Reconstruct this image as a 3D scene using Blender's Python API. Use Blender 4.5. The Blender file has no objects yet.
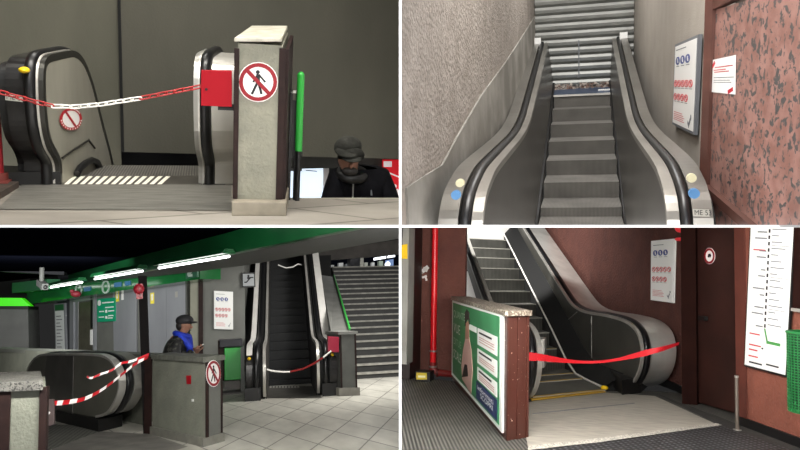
import bpy, bmesh, math, random
from mathutils import Vector, Matrix
random.seed(7)
PI = math.pi
F = 700.0
CAM = Vector((0, 0, 3))
sc = bpy.context.scene
COL = sc.collection
sc.view_settings.view_transform = 'Standard'
sc.view_settings.look = 'None'
sc.view_settings.exposure = 0
sc.view_settings.gamma = 1

def V(*a): return Vector(a)
def lerp(a, b, t): return a + (b - a) * t

# ------------------------------------------------------------------ materials
def lin(h):
    h = h.lstrip('#')
    out = []
    for i in (0, 2, 4):
        c = int(h[i:i + 2], 16) / 255
        out.append(c / 12.92 if c <= .04045 else ((c + .055) / 1.055) ** 2.4)
    return (*out, 1)

def mat(name, col, rough=.6, metal=0, col2=None, nscale=6, stretch=(1, 1, 1), lo=.35, hi=.65, bump=0, bscale=60,
        emit=0, spec=.5, detail=4, bdist=.01):
    m = bpy.data.materials.new(name); m.use_nodes = True
    nt = m.node_tree; N = nt.nodes; L = nt.links
    b = N['Principled BSDF']
    b.inputs['Base Color'].default_value = lin(col)
    b.inputs['Roughness'].default_value = rough
    b.inputs['Metallic'].default_value = metal
    b.inputs['Specular IOR Level'].default_value = spec
    tc = N.new('ShaderNodeTexCoord')
    if col2:
        mp = N.new('ShaderNodeMapping'); mp.inputs['Scale'].default_value = stretch
        n = N.new('ShaderNodeTexNoise'); n.inputs['Scale'].default_value = nscale; n.inputs['Detail'].default_value = detail
        r = N.new('ShaderNodeValToRGB')
        r.color_ramp.elements[0].position = lo; r.color_ramp.elements[1].position = hi
        r.color_ramp.elements[0].color = lin(col); r.color_ramp.elements[1].color = lin(col2)
        L.new(tc.outputs['Object'], mp.inputs['Vector']); L.new(mp.outputs[0], n.inputs['Vector'])
        L.new(n.outputs['Fac'], r.inputs['Fac']); L.new(r.outputs['Color'], b.inputs['Base Color'])
    if bump:
        n2 = N.new('ShaderNodeTexNoise'); n2.inputs['Scale'].default_value = bscale; n2.inputs['Detail'].default_value = 3
        bp = N.new('ShaderNodeBump'); bp.inputs['Strength'].default_value = bump; bp.inputs['Distance'].default_value = bdist
        L.new(tc.outputs['Object'], n2.inputs['Vector']); L.new(n2.outputs['Fac'], bp.inputs['Height'])
        L.new(bp.outputs['Normal'], b.inputs['Normal'])
    if emit:
        b.inputs['Emission Color'].default_value = lin(col)
        b.inputs['Emission Strength'].default_value = emit
    return m

def mat_uvgrid(name, col, col2, joint, bw, bh, mortar=.012, rough=.5, noise=5, bump=.3, offset=0):
    """tiles laid out in the mesh's own UV map"""
    m = bpy.data.materials.new(name); m.use_nodes = True
    nt = m.node_tree; N = nt.nodes; L = nt.links
    b = N['Principled BSDF']; b.inputs['Roughness'].default_value = rough
    uv = N.new('ShaderNodeTexCoord')
    br = N.new('ShaderNodeTexBrick'); br.offset = offset
    br.inputs['Scale'].default_value = 1
    br.inputs['Brick Width'].default_value = bw; br.inputs['Row Height'].default_value = bh
    br.inputs['Mortar Size'].default_value = mortar; br.inputs['Mortar Smooth'].default_value = .2
    br.inputs['Color1'].default_value = lin(col); br.inputs['Color2'].default_value = lin(col2)
    br.inputs['Mortar'].default_value = lin(joint)
    L.new(uv.outputs['UV'], br.inputs['Vector'])
    n = N.new('ShaderNodeTexNoise'); n.inputs['Scale'].default_value = noise; n.inputs['Detail'].default_value = 5
    L.new(uv.outputs['UV'], n.inputs['Vector'])
    mx = N.new('ShaderNodeMix'); mx.data_type = 'RGBA'; mx.blend_type = 'MULTIPLY'; mx.inputs[0].default_value = .6
    r = N.new('ShaderNodeValToRGB'); r.color_ramp.elements[0].position = .3; r.color_ramp.elements[1].position = .7
    r.color_ramp.elements[0].color = (.55, .55, .55, 1)
    L.new(n.outputs['Fac'], r.inputs['Fac'])
    L.new(br.outputs['Color'], mx.inputs[6]); L.new(r.outputs['Color'], mx.inputs[7])
    L.new(mx.outputs[2], b.inputs['Base Color'])
    bp = N.new('ShaderNodeBump'); bp.inputs['Strength'].default_value = bump; bp.inputs['Distance'].default_value = .004; bp.invert = True
    L.new(br.outputs['Fac'], bp.inputs['Height']); L.new(bp.outputs['Normal'], b.inputs['Normal'])
    return m

def mat_ridge(name, col, col2, scale, axis='X', rough=.6, bump=.6, uv=True, metal=0, studs=False):
    """parallel ridges (rubber matting, step treads); studs crosses two sets"""
    m = bpy.data.materials.new(name); m.use_nodes = True
    nt = m.node_tree; N = nt.nodes; L = nt.links
    b = N['Principled BSDF']; b.inputs['Roughness'].default_value = rough; b.inputs['Metallic'].default_value = metal
    tc = N.new('ShaderNodeTexCoord')
    w = N.new('ShaderNodeTexWave'); w.wave_type = 'BANDS'; w.bands_direction = axis
    w.inputs['Scale'].default_value = scale; w.inputs['Distortion'].default_value = .15
    src = tc.outputs['UV' if uv else 'Object']
    L.new(src, w.inputs['Vector'])
    fac = w.outputs['Fac']
    if studs:
        w2 = N.new('ShaderNodeTexWave'); w2.wave_type = 'BANDS'; w2.bands_direction = 'Y' if axis == 'X' else 'X'
        w2.inputs['Scale'].default_value = scale
        L.new(src, w2.inputs['Vector'])
        mu = N.new('ShaderNodeMath'); mu.operation = 'MULTIPLY'
        L.new(fac, mu.inputs[0]); L.new(w2.outputs['Fac'], mu.inputs[1]); fac = mu.outputs[0]
    r = N.new('ShaderNodeValToRGB'); r.color_ramp.elements[0].color = lin(col); r.color_ramp.elements[1].color = lin(col2)
    r.color_ramp.elements[0].position = .2; r.color_ramp.elements[1].position = .8
    L.new(fac, r.inputs['Fac'])
    n = N.new('ShaderNodeTexNoise'); n.inputs['Scale'].default_value = 3; n.inputs['Detail'].default_value = 6
    L.new(src, n.inputs['Vector'])
    r2 = N.new('ShaderNodeValToRGB'); r2.color_ramp.elements[0].position = .3; r2.color_ramp.elements[1].position = .7
    r2.color_ramp.elements[0].color = (.5, .5, .5, 1)
    L.new(n.outputs['Fac'], r2.inputs['Fac'])
    mx = N.new('ShaderNodeMix'); mx.data_type = 'RGBA'; mx.blend_type = 'MULTIPLY'; mx.inputs[0].default_value = .7
    L.new(r.outputs['Color'], mx.inputs[6]); L.new(r2.outputs['Color'], mx.inputs[7]); L.new(mx.outputs[2], b.inputs['Base Color'])
    bp = N.new('ShaderNodeBump'); bp.inputs['Strength'].default_value = bump; bp.inputs['Distance'].default_value = .006
    L.new(fac, bp.inputs['Height']); L.new(bp.outputs['Normal'], b.inputs['Normal'])
    return m

def mat_granite(name, base, base2, speck, vscale=28, thr=.28, rough=.35):
    m = bpy.data.materials.new(name); m.use_nodes = True
    nt = m.node_tree; N = nt.nodes; L = nt.links
    b = N['Principled BSDF']; b.inputs['Roughness'].default_value = rough
    tc = N.new('ShaderNodeTexCoord')
    n = N.new('ShaderNodeTexNoise'); n.inputs['Scale'].default_value = 9; n.inputs['Detail'].default_value = 5
    L.new(tc.outputs['Object'], n.inputs['Vector'])
    r = N.new('ShaderNodeValToRGB'); r.color_ramp.elements[0].position = .38; r.color_ramp.elements[1].position = .62
    r.color_ramp.elements[0].color = lin(base); r.color_ramp.elements[1].color = lin(base2)
    L.new(n.outputs['Fac'], r.inputs['Fac'])
    n2 = N.new('ShaderNodeTexNoise'); n2.inputs['Scale'].default_value = vscale; n2.inputs['Detail'].default_value = 2
    n2.inputs['Roughness'].default_value = .6; n2.inputs['Distortion'].default_value = .6
    L.new(tc.outputs['Object'], n2.inputs['Vector'])
    r2 = N.new('ShaderNodeValToRGB'); r2.color_ramp.elements[0].position = thr; r2.color_ramp.elements[1].position = thr + .05
    r2.color_ramp.elements[0].color = (1, 1, 1, 1); r2.color_ramp.elements[1].color = (0, 0, 0, 1)
    L.new(n2.outputs['Fac'], r2.inputs['Fac'])
    mx = N.new('ShaderNodeMix'); mx.data_type = 'RGBA'
    L.new(r2.outputs['Color'], mx.inputs[0]); L.new(r.outputs['Color'], mx.inputs[6]); mx.inputs[7].default_value = lin(speck)
    L.new(mx.outputs[2], b.inputs['Base Color'])
    return m

# ------------------------------------------------------------------ rooms
class Room:
    """one of the four station halls: a rigid upright frame (x right, y into depth, z up, floor z = 0) seen by the camera"""
    def __init__(s, xv, yh, h):
        ey = V((xv - 400) / F, 1, (225 - yh) / F).normalized()
        ex = ey.cross(V(0, 0, 1)).normalized(); ez = ex.cross(ey)
        s.R = Matrix((ex, ey, ez)).transposed(); s.RT = s.R.transposed(); s.ez = ez; s.h = h
        s.M = Matrix.Translation(CAM - ez * h) @ s.R.to_4x4()
        s.left = xv < 400; s.top = yh < 225 and xv is not None and s.is_top(xv, yh)
    def is_top(s, xv, yh): return yh < 200
    def ray(s, px, py): return s.RT @ V((px - 400) / F, 1, (225 - py) / F)
    def fl(s, px, py, z=0):
        d = s.ray(px, py); return V(0, 0, s.h) + d * ((z - s.h) / d.z)
    def at(s, px, py, D):
        d = s.ray(px, py); return V(0, 0, s.h) + d * (D / d.y)
    def pl(s, px, py, p0, n):
        d = s.ray(px, py); c = V(0, 0, s.h); return c + d * ((p0 - c).dot(n) / d.dot(n))
    def hz(s, p, py):
        """height on the upright through p that is seen at row py"""
        w = s.M @ V(p.x, p.y, 0); k = (225 - py) / F
        return (k * w.y - (w.z - CAM.z)) / (s.ez.z - k * s.ez.y)
    def dir(s, px, py=None):
        """horizontal unit direction that vanishes at column px"""
        d = s.ray(px, py if py is not None else 225); d.z = 0; return d.normalized()
    def clip(s):
        c = V(0, 0, s.h)
        return [(c, s.RT @ V(-1 if s.left else 1, 0, 0)), (c, s.RT @ V(0, 0, 1 if s.top else -1))]

class MB:
    def __init__(s): s.v = []; s.f = []; s.sm = []; s.mi = []; s.cur = 0
    def add(s, vs, fs, sm=False):
        n = len(s.v); s.v += [Vector(p) for p in vs]
        for f in fs: s.f.append([n + i for i in f]); s.sm.append(sm); s.mi.append(s.cur)
        return s
    def poly(s, pts): return s.add(pts, [list(range(len(pts)))])
    def prism(s, bot, top):
        n = len(bot)
        fs = [list(range(n))[::-1], [n + i for i in range(n)]]
        for i in range(n): j = (i + 1) % n; fs.append([i, j, n + j, n + i])
        return s.add(list(bot) + list(top), fs)
    def ext(s, pts, vec): return s.prism(pts, [p + vec for p in pts])
    def up(s, pts, z0, z1):
        return s.prism([V(p.x, p.y, z0) for p in pts], [V(p.x, p.y, z1) for p in pts])
    def box(s, o, a, b, c): return s.prism([o, o + a, o + a + b, o + b], [o + c, o + a + c, o + a + b + c, o + b + c])
    def loft(s, rings, caps=True, sm=True, closed=True):
        n = len(rings[0]); vs = [p for r in rings for p in r]; fs = []
        for i in range(len(rings) - 1):
            for j in range(n if closed else n - 1):
                k = (j + 1) % n
                fs.append([i * n + j, i * n + k, (i + 1) * n + k, (i + 1) * n + j])
        s.add(vs, fs, sm)
        if caps:
            s.add(rings[0], [list(range(n))[::-1]]); s.add(rings[-1], [list(range(n))])
        return s
    def tube(s, pts, r, seg=10, caps=True):
        pts = [Vector(p) for p in pts]; rings = []
        t0 = (pts[1] - pts[0]).normalized()
        a = t0.orthogonal().normalized()
        for i, p in enumerate(pts):
            t = (pts[min(i + 1, len(pts) - 1)] - pts[max(i - 1, 0)]).normalized()
            a = (a - t * a.dot(t)).normalized(); b = t.cross(a)
            rr = r[i] if isinstance(r, (list, tuple)) else r
            rings.append([p + (a * math.cos(2 * PI * k / seg) + b * math.sin(2 * PI * k / seg)) * rr for k in range(seg)])
        return s.loft(rings, caps)
    def ball(s, c, rx, ry, rz, seg=14, rows=8, R=None):
        rings = []
        for i in range(rows + 1):
            th = PI * (i + .02) / (rows + .04)
            ring = []
            for k in range(seg):
                q = V(rx * math.sin(th) * math.cos(2 * PI * k / seg), ry * math.sin(th) * math.sin(2 * PI * k / seg), rz * math.cos(th))
                ring.append(c + (R @ q if R else q))
            rings.append(ring)
        return s.loft(rings)

def S(*pts): return list(pts)

def build(room, name, mb, mats, loc, parent=None, bevel=0, uvf=None, clip=True, smooth=False):
    me = bpy.data.meshes.new(name)
    bm = bmesh.new()
    vs = [bm.verts.new(p - loc) for p in mb.v]
    for f, sm, mi in zip(mb.f, mb.sm, mb.mi):
        try:
            fc = bm.faces.new([vs[i] for i in f]); fc.smooth = sm or smooth; fc.material_index = mi
        except ValueError: pass
    if bevel:
        bmesh.ops.remove_doubles(bm, verts=bm.verts, dist=1e-5)
        es = [e for e in bm.edges if len(e.link_faces) == 2 and e.calc_face_angle(0) > .6]
        bmesh.ops.bevel(bm, geom=es, offset=bevel, segments=2, affect='EDGES', profile=.6)
    bmesh.ops.recalc_face_normals(bm, faces=bm.faces)
    if clip:
        for c, n in room.clip():
            c2 = c - loc
            if any((v.co - c2).dot(n) < -1e-4 for v in bm.verts):
                bmesh.ops.bisect_plane(bm, geom=bm.verts[:] + bm.edges[:] + bm.faces[:], plane_co=c2, plane_no=n, clear_inner=True, dist=1e-5)
    if uvf:
        ul = bm.loops.layers.uv.new('UVMap')
        for fc in bm.faces:
            for lp in fc.loops: lp[ul].uv = uvf(lp.vert.co + loc)
    bm.to_mesh(me); bm.free()
    for m in (mats if isinstance(mats, (list, tuple)) else [mats]): me.materials.append(m)
    o = bpy.data.objects.new(name, me); COL.objects.link(o)
    if parent: o.parent = parent
    else: o.matrix_world = room.M @ Matrix.Translation(loc)
    return o

class Thing:
    def __init__(s, room, name, label, cat, loc, group=None):
        s.room = room; s.loc = Vector(loc)
        s.o = bpy.data.objects.new(name, None); COL.objects.link(s.o); s.o.empty_display_size = .1
        s.o.matrix_world = room.M @ Matrix.Translation(s.loc)
        s.o['label'] = label; s.o['category'] = cat
        if group: s.o['group'] = group
    def part(s, name, mb, m, parent=None, label=None, **k):
        o = build(s.room, name, mb, m, s.loc, parent or s.o, **k)
        if label: o['label'] = label
        return o

    def parts(s, name, mb, m, parent=None, **k):
        """every separate piece of mb becomes a part of its own"""
        par = list(range(len(mb.v)))
        def find(i):
            while par[i] != i: par[i] = par[par[i]]; i = par[i]
            return i
        for f in mb.f:
            for i in f[1:]: par[find(i)] = find(f[0])
        groups = {}
        for fi, f in enumerate(mb.f): groups.setdefault(find(f[0]), []).append(fi)
        for g in groups.values():
            q = MB(); ix = {}
            for fi in g:
                for i in mb.f[fi]:
                    if i not in ix: ix[i] = len(q.v); q.v.append(mb.v[i])
                q.f.append([ix[i] for i in mb.f[fi]]); q.sm.append(mb.sm[fi]); q.mi.append(0)
            s.part(name, q, m, parent, **k)

def base_of(mb):
    n = len(mb.v); c = sum(mb.v, V(0, 0, 0)) / n
    return V(c.x, c.y, min(p.z for p in mb.v))
def solo(room, name, mb, m, label, cat, group=None, **k):
    o = build(room, name, mb, m, base_of(mb), **k); o['label'] = label; o['category'] = cat
    if group: o['group'] = group
    return o
def struct(room, name, mb, m, **k):
    o = build(room, name, mb, m, base_of(mb), **k); o['kind'] = 'structure'; return o

# ------------------------------------------------------------------ flat boards on a wall
class Patch:
    """quad board in space: P(u, v, n) with u right, v up (0..1), n metres out of the wall towards the hall"""
    def __init__(s, room, TL, TR, BR, BL):
        s.room = room; s.TL, s.TR, s.BR, s.BL = TL, TR, BR, BL
        s.W = ((TR - TL).length + (BR - BL).length) / 2; s.H = ((TL - BL).length + (TR - BR).length) / 2
        n = (TR - BL).cross(TL - BR).normalized()
        if n.dot(V(0, 0, room.h) - BL) < 0: n = -n
        s.n = n
    @classmethod
    def px(cls, room, p0, n, tl, tr, br, bl): return cls(room, *[room.pl(*q, p0, n) for q in (tl, tr, br, bl)])
    @classmethod
    def D(cls, room, D, tl, tr, br, bl): return cls.px(room, V(0, D, 0), V(0, 1, 0), tl, tr, br, bl)
    def P(s, u, v, n=0):
        return lerp(lerp(s.BL, s.BR, u), lerp(s.TL, s.TR, u), v) + s.n * n
    def quad(s, mb, u0, v0, u1, v1, n0=0, n1=.004):
        q = [(u0, v0), (u1, v0), (u1, v1), (u0, v1)]
        return mb.prism([s.P(*a, n0) for a in q], [s.P(*a, n1) for a in q])
    def shape(s, mb, pts, n0, n1): return mb.prism([s.P(*a, n0) for a in pts], [s.P(*a, n1) for a in pts])
    def disc(s, mb, u, v, r, n0, n1, seg=24):
        return s.shape(mb, [(u + r / s.W * math.cos(2 * PI * k / seg), v + r / s.H * math.sin(2 * PI * k / seg)) for k in range(seg)], n0, n1)
    def oval(s, mb, u, v, ru, rv, n0, n1, seg=18):
        return s.shape(mb, [(u + ru * math.cos(2 * PI * k / seg), v + rv * math.sin(2 * PI * k / seg)) for k in range(seg)], n0, n1)
    def oring(s, mb, u, v, ru, rv, f, n0, n1, seg=20):
        R = []
        for k in range(seg):
            c, q = math.cos(2 * PI * k / seg), math.sin(2 * PI * k / seg)
            R.append([s.P(u + ru * g * c, v + rv * g * q, n) for g, n in ((f, n0), (1, n0), (1, n1), (f, n1))])
        R.append(R[0]); return mb.loft(R, caps=False, sm=False)
    def ring(s, mb, u, v, r0, r1, n0, n1, seg=28):
        R = []
        for k in range(seg):
            c, q = math.cos(2 * PI * k / seg), math.sin(2 * PI * k / seg)
            R.append([s.P(u + r * c / s.W, v + r * q / s.H, n) for r, n in ((r0, n0), (r1, n0), (r1, n1), (r0, n1))])
        R.append(R[0]); return mb.loft(R, caps=False, sm=False)
    def bar(s, mb, u0, v0, u1, v1, w, n0, n1):
        a = V((u1 - u0) * s.W, (v1 - v0) * s.H, 0).normalized(); q = V(-a.y, a.x, 0) * w / 2
        du, dv = q.x / s.W, q.y / s.H
        return s.shape(mb, [(u0 + du, v0 + dv), (u1 + du, v1 + dv), (u1 - du, v1 - dv), (u0 - du, v0 - dv)], n0, n1)

def text_on(thing, patch, txt, u, v, hgt, m, n=.006, width=None, name='lettering', parent=None, outline=False):
    cu = bpy.data.curves.new('txt', 'FONT'); cu.body = txt; cu.size = 1; cu.align_x = 'LEFT'
    if outline: cu.fill_mode = 'NONE'; cu.bevel_depth = .025; cu.bevel_resolution = 0
    ob = bpy.data.objects.new('txt', cu); COL.objects.link(ob)
    dg = bpy.context.evaluated_depsgraph_get(); dg.update()
    me = bpy.data.meshes.new_from_object(ob.evaluated_get(dg))
    bpy.data.objects.remove(ob)
    xs = [q.co.x for q in me.vertices]; ys = [q.co.y for q in me.vertices]
    w = max(xs) - min(xs); h = max(ys) - min(ys)
    ky = hgt / h; kx = (width / w) if width else ky
    mb = MB()
    mb.add([patch.P(u + (q.co.x - min(xs)) * kx / patch.W, v + (q.co.y - min(ys)) * ky / patch.H, n) for q in me.vertices],
           [list(p.vertices) for p in me.polygons])
    bpy.data.meshes.remove(me)
    return thing.part(name, mb, m, parent)

def skin(thing, name, pts, edges, radii, m, parent=None, sub=2, clip=True):
    me = bpy.data.meshes.new(name); me.from_pydata([p - thing.loc for p in pts], edges, [])
    ob = bpy.data.objects.new(name, me); COL.objects.link(ob)
    md = ob.modifiers.new('skin', 'SKIN'); sv = me.skin_vertices[0].data
    for i, r in enumerate(radii):
        sv[i].radius = r if isinstance(r, (tuple, list)) else (r, r); sv[i].use_root = i == 0
    md.use_smooth_shade = True
    ss = ob.modifiers.new('sub', 'SUBSURF'); ss.levels = sub; ss.render_levels = sub
    dg = bpy.context.evaluated_depsgraph_get(); dg.update()
    me2 = bpy.data.meshes.new_from_object(ob.evaluated_get(dg))
    bpy.data.objects.remove(ob); bpy.data.meshes.remove(me)
    mb = MB(); mb.add([v.co + thing.loc for v in me2.vertices], [list(p.vertices) for p in me2.polygons], True)
    bpy.data.meshes.remove(me2)
    return thing.part(name, mb, m, parent, clip=clip)

# ------------------------------------------------------------------ escalator balustrades
def normals(prof):
    out = []
    for i in range(len(prof)):
        a = Vector(prof[max(i - 1, 0)]); b = Vector(prof[min(i + 1, len(prof) - 1)])
        t = (b - a).normalized(); out.append(Vector((-t.y, t.x)))
    return out
def smooth_prof(prof, n=5):
    out = []
    P = [Vector(p) for p in prof]
    for i in range(len(P) - 1):
        p0 = P[max(i - 1, 0)]; p1 = P[i]; p2 = P[i + 1]; p3 = P[min(i + 2, len(P) - 1)]
        for k in range(n):
            t = k / n
            out.append(.5 * ((2 * p1) + (p2 - p0) * t + (2 * p0 - 5 * p1 + 4 * p2 - p3) * t * t + (3 * p1 - p0 - 3 * p2 + p3) * t ** 3))
    out.append(P[-1]); return [tuple(q) for q in out]

class Balu:
    """one side of an escalator: profile (s, z) along direction d, bands stacked outwards along l"""
    def __init__(s, thing, p0, d, l, prof):
        s.t = thing; s.p0 = V(p0.x, p0.y, 0); s.d = d; s.l = l; s.prof = prof; s.nr = normals(prof)
    def P(s, a, z, lat): return s.p0 + s.d * a + s.l * lat + V(0, 0, z)
    def sweep(s, name, m, sec, i0=0, i1=None, label=None, parent=None, smooth=True):
        mb = MB(); rings = []
        for i in range(i0, i1 if i1 is not None else len(s.prof)):
            (a, z), n = s.prof[i], s.nr[i]
            rings.append([s.P(a + n.x * off, z + n.y * off, lat) for lat, off in sec])
        mb.loft(rings, sm=smooth)
        return s.t.part(name, mb, m, parent, label)
    def band(s, name, m, l0, l1, o0, o1, **k):
        return s.sweep(name, m, [(l0, o0), (l0, o1), (l1, o1), (l1, o0)], smooth=False, **k)
    def rail(s, name, m, l0, l1, o0, o1, **k):
        c = (l0 + l1) / 2; w = (l1 - l0) / 2; h = o1 - o0
        sec = [(l0, o0), (l0 - .0, o0 + h * .6), (l0 + w * .25, o0 + h * .9), (c, o1), (l1 - w * .25, o0 + h * .9), (l1, o0 + h * .6), (l1, o0)]
        return s.sweep(name, m, sec, **k)
    def plate(s, name, m, bottom, l0, l1, off=0, **k):
        """side panel: outline = profile offset by off, closed along the given bottom points"""
        pts = [(a + n.x * off, z + n.y * off) for (a, z), n in zip(s.prof, s.nr)] + list(bottom)
        mb = MB(); mb.prism([s.P(a, z, l0) for a, z in pts], [s.P(a, z, l1) for a, z in pts])
        return s.t.part(name, mb, m, **k)

def ring_sign(thing, patch, u, v, r, n, white, red, black, person=True):
    mb = MB(); patch.disc(mb, u, v, r, n, n + .004); thing.part('sign_disc', mb, white)
    mb = MB(); patch.ring(mb, u, v, r * .76, r * .95, n + .004, n + .007)
    patch.bar(mb, u - .55 * r / patch.W, v + .58 * r / patch.H, u + .55 * r / patch.W, v - .58 * r / patch.H, r * .19, n + .0065, n + .009)
    thing.part('prohibition_ring', mb, red)
    if person:
        mb = MB(); k = r
        U = lambda a: u + a * k / patch.W; W_ = lambda a: v + a * k / patch.H
        patch.disc(mb, U(-.02), W_(.5), .1 * k, n + .004, n + .006)
        patch.bar(mb, U(0), W_(.4), U(-.02), W_(-.05), .2 * k, n + .004, n + .006)
        patch.bar(mb, U(-.04), W_(-.02), U(-.32), W_(-.6), .12 * k, n + .004, n + .006)
        patch.bar(mb, U(.02), W_(-.02), U(.16), W_(-.6), .12 * k, n + .004, n + .006)
        patch.bar(mb, U(.05), W_(.35), U(.36), W_(0), .09 * k, n + .004, n + .006)
        patch.bar(mb, U(-.05), W_(.35), U(-.25), W_(0), .09 * k, n + .004, n + .006)
        thing.part('walking_figure', mb, black)

def notice_board(room, patch, label, M, frame_m, depth=.025):
    t = Thing(room, 'notice_board', label, 'notice board', patch.P(.5, 0))
    mb = MB(); patch.quad(mb, 0, 0, 1, 1, .0, depth); t.part('frame', mb, frame_m)
    mb = MB(); patch.quad(mb, .045, .03, .955, .97, depth, depth + .003); t.part('sheet', mb, M['paper'])
    n = depth + .003
    W = patch.W
    for i in range(3):
        u = .2 + i * .22
        mb = MB(); patch.oval(mb, u, .79, .095, .048, n, n + .002); p = t.part('blue_pictogram', mb, M['signblue'])
        mb = MB(); patch.oval(mb, u, .807, .025, .012, n + .002, n + .003, 8); patch.shape(mb, [(u - .02, .795), (u + .03, .795), (u + .045, .76), (u + .0, .765)], n + .002, n + .003)
        t.part('figure', mb, M['paper'], p)
    for row, v, cnt in ((0, .52, 5), (1, .36, 4)):
        for i in range(cnt):
            u = .14 + i * .165
            mb = MB(); patch.oring(mb, u, v, .075, .042, .72, n, n + .002)
            patch.shape(mb, [(u - .055, v + .02), (u - .04, v + .028), (u + .055, v - .02), (u + .04, v - .028)], n, n + .0022)
            p = t.part('red_pictogram', mb, M['signred'])
            mb = MB(); patch.oval(mb, u, v + .012, .018, .01, n, n + .001, 8); patch.shape(mb, [(u - .018, v + .004), (u + .018, v + .004), (u + .025, v - .02), (u - .005, v - .02)], n, n + .001)
            t.part('figure', mb, M['ink'], p)
    mb = MB()
    patch.quad(mb, .1, .915, .55, .925, n, n + .001)
    for i in range(3): patch.quad(mb, .14 + i * .22, .72, .28 + i * .22, .727, n, n + .001)
    for i in range(5): patch.quad(mb, .08 + i * .165, .462, .2 + i * .165, .468, n, n + .001)
    for i in range(4): patch.quad(mb, .08 + i * .165, .302, .2 + i * .165, .308, n, n + .001)
    patch.bar(mb, .78, .07, .84, .14, .03 * W, n, n + .001); patch.disc(mb, .86, .165, .02 * W, n, n + .001, 10); patch.bar(mb, .74, .11, .8, .06, .02 * W, n, n + .001)
    t.parts('printed_line', mb, M['inkgrey'])
    mb = MB(); patch.quad(mb, .1, .17, .5, .176, n, n + .001)
    for i in range(4): patch.quad(mb, .1, .08 + i * .022, .6 - .05 * (i % 2), .086 + i * .022, n, n + .001)
    t.parts('small_print', mb, M['signred'])
    return t

def area(room, name, loc, target, sx, sy, power, col=(1, 1, 1), spread=None):
    ld = bpy.data.lights.new(name, 'AREA'); ld.shape = 'RECTANGLE'; ld.size = sx; ld.size_y = sy; ld.energy = power; ld.color = col
    if spread: ld.spread = spread
    o = bpy.data.objects.new(name, ld); COL.objects.link(o)
    a = room.M @ Vector(loc) if room else Vector(loc); b = room.M @ Vector(target) if room else Vector(target)
    o.location = a; o.rotation_euler = (b - a).to_track_quat('-Z', 'Y').to_euler()
    return o

# ------------------------------------------------------------------ shared materials
M = dict(
    paper=mat('paper', '#e9e9e6', .6), ink=mat('ink', '#15151a', .6), inkgrey=mat('grey ink', '#6d7075', .6),
    signblue=mat('sign blue', '#2c3f86', .5), signred=mat('sign red', '#c4303a', .5), ringred=mat('ring red', '#860d1b', .45),
    steel=mat('brushed steel', '#8f8d88', .36, .5, '#a09e98', 3, (1, 1, .15)),
    steelbright=mat('polished steel', '#c9c6bf', .3, .5, '#b4b1aa', 3, (1, 1, .1)),
    steeldark=mat('dark steel panel', '#4a4845', .42, .4, '#5a5753', 3),
    rubber=mat('handrail rubber', '#101012', .35), black=mat('black paint', '#0c0b0b', .5),
    groove=mat('groove', '#080808', .8),
    redpaint=mat('red paint', '#940718', .6, spec=.2), chainred=mat('red plastic', '#a52a2a', .5), chainwhite=mat('white plastic', '#efece6', .4),
    brown=mat('brown metal strip', '#1f1312', .6, 0, '#291a17', 8, spec=.2),
    yellow=mat('yellow plastic', '#f2c714', .4),
    tape_red=mat('red tape', '#b50f1c', .5), tape_white=mat('white tape', '#f2efec', .45),
    skin=mat('skin', '#8f6552', .6), skindark=mat('shaded hollow', '#2a1a17', .6), hair=mat('hair', '#1c1714', .6),
    divider=mat('white paint', '#ffffff', .6),
)
# ================================================================== ROOM 1 (upper left): landing above two blocked flights
r1 = Room(200, 52, 1.05)
R = r1
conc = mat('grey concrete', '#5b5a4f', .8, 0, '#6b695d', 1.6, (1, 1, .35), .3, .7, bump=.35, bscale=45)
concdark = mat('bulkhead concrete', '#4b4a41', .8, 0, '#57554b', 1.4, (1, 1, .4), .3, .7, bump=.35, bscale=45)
stucco_grey = mat('grey stucco', '#77766a', .85, 0, '#8a8879', 5, (1, 1, 1), .3, .7, bump=.8, bscale=38)
stone1 = mat_uvgrid('pale floor stone', '#99938a', '#8e887f', '#615c53', 1.0, .5, .012, .55, 3, .2, .5)
capmat = mat('cap stone', '#aeaa9f', .6, 0, '#95917f', 12)
plate_m = mat('worn floor plate', '#86847d', .5, .35, '#6a6862', 4, (1, 5, 1), .3, .7, bump=.15, bscale=90)
brick_m = mat('brown foot wall', '#4a3c33', .8, 0, '#38302a', 8, bump=.4, bscale=40)

# floor: landing with an opening for the stairs on the right, and for the escalator behind the comb
mb = MB()
mb.poly([R.fl(-70, 225.3), R.fl(290, 225.3), R.fl(290, 184.5), R.fl(-70, 184.5)])
mb.poly([R.fl(290, 225.3), R.fl(401, 225.3), R.fl(401, 199), R.fl(290, 199)])
mb.poly([R.fl(-90, 184.5), R.fl(61, 184.5), R.fl(80, 172), R.fl(-90, 172)])
mb.poly([R.fl(225, 184.5), R.fl(290, 184.5), R.fl(288, 172), R.fl(232, 172)])
a = R.dir(600); b = R.dir(-60)
struct(R, 'floor', mb, stone1, uvf=lambda p: (p.dot(a), p.dot(b)))
mb = MB(); A, B = R.fl(290, 199), R.fl(401, 199)
mb.prism([A - V(0, 0, .08), B - V(0, 0, .08), B + V(0, .03, -.08), A + V(0, .03, -.08)], [A + V(0, 0, .004), B + V(0, 0, .004), B + V(0, .03, .004), A + V(0, .03, .004)])
struct(R, 'trim_1', mb, capmat)

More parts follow.
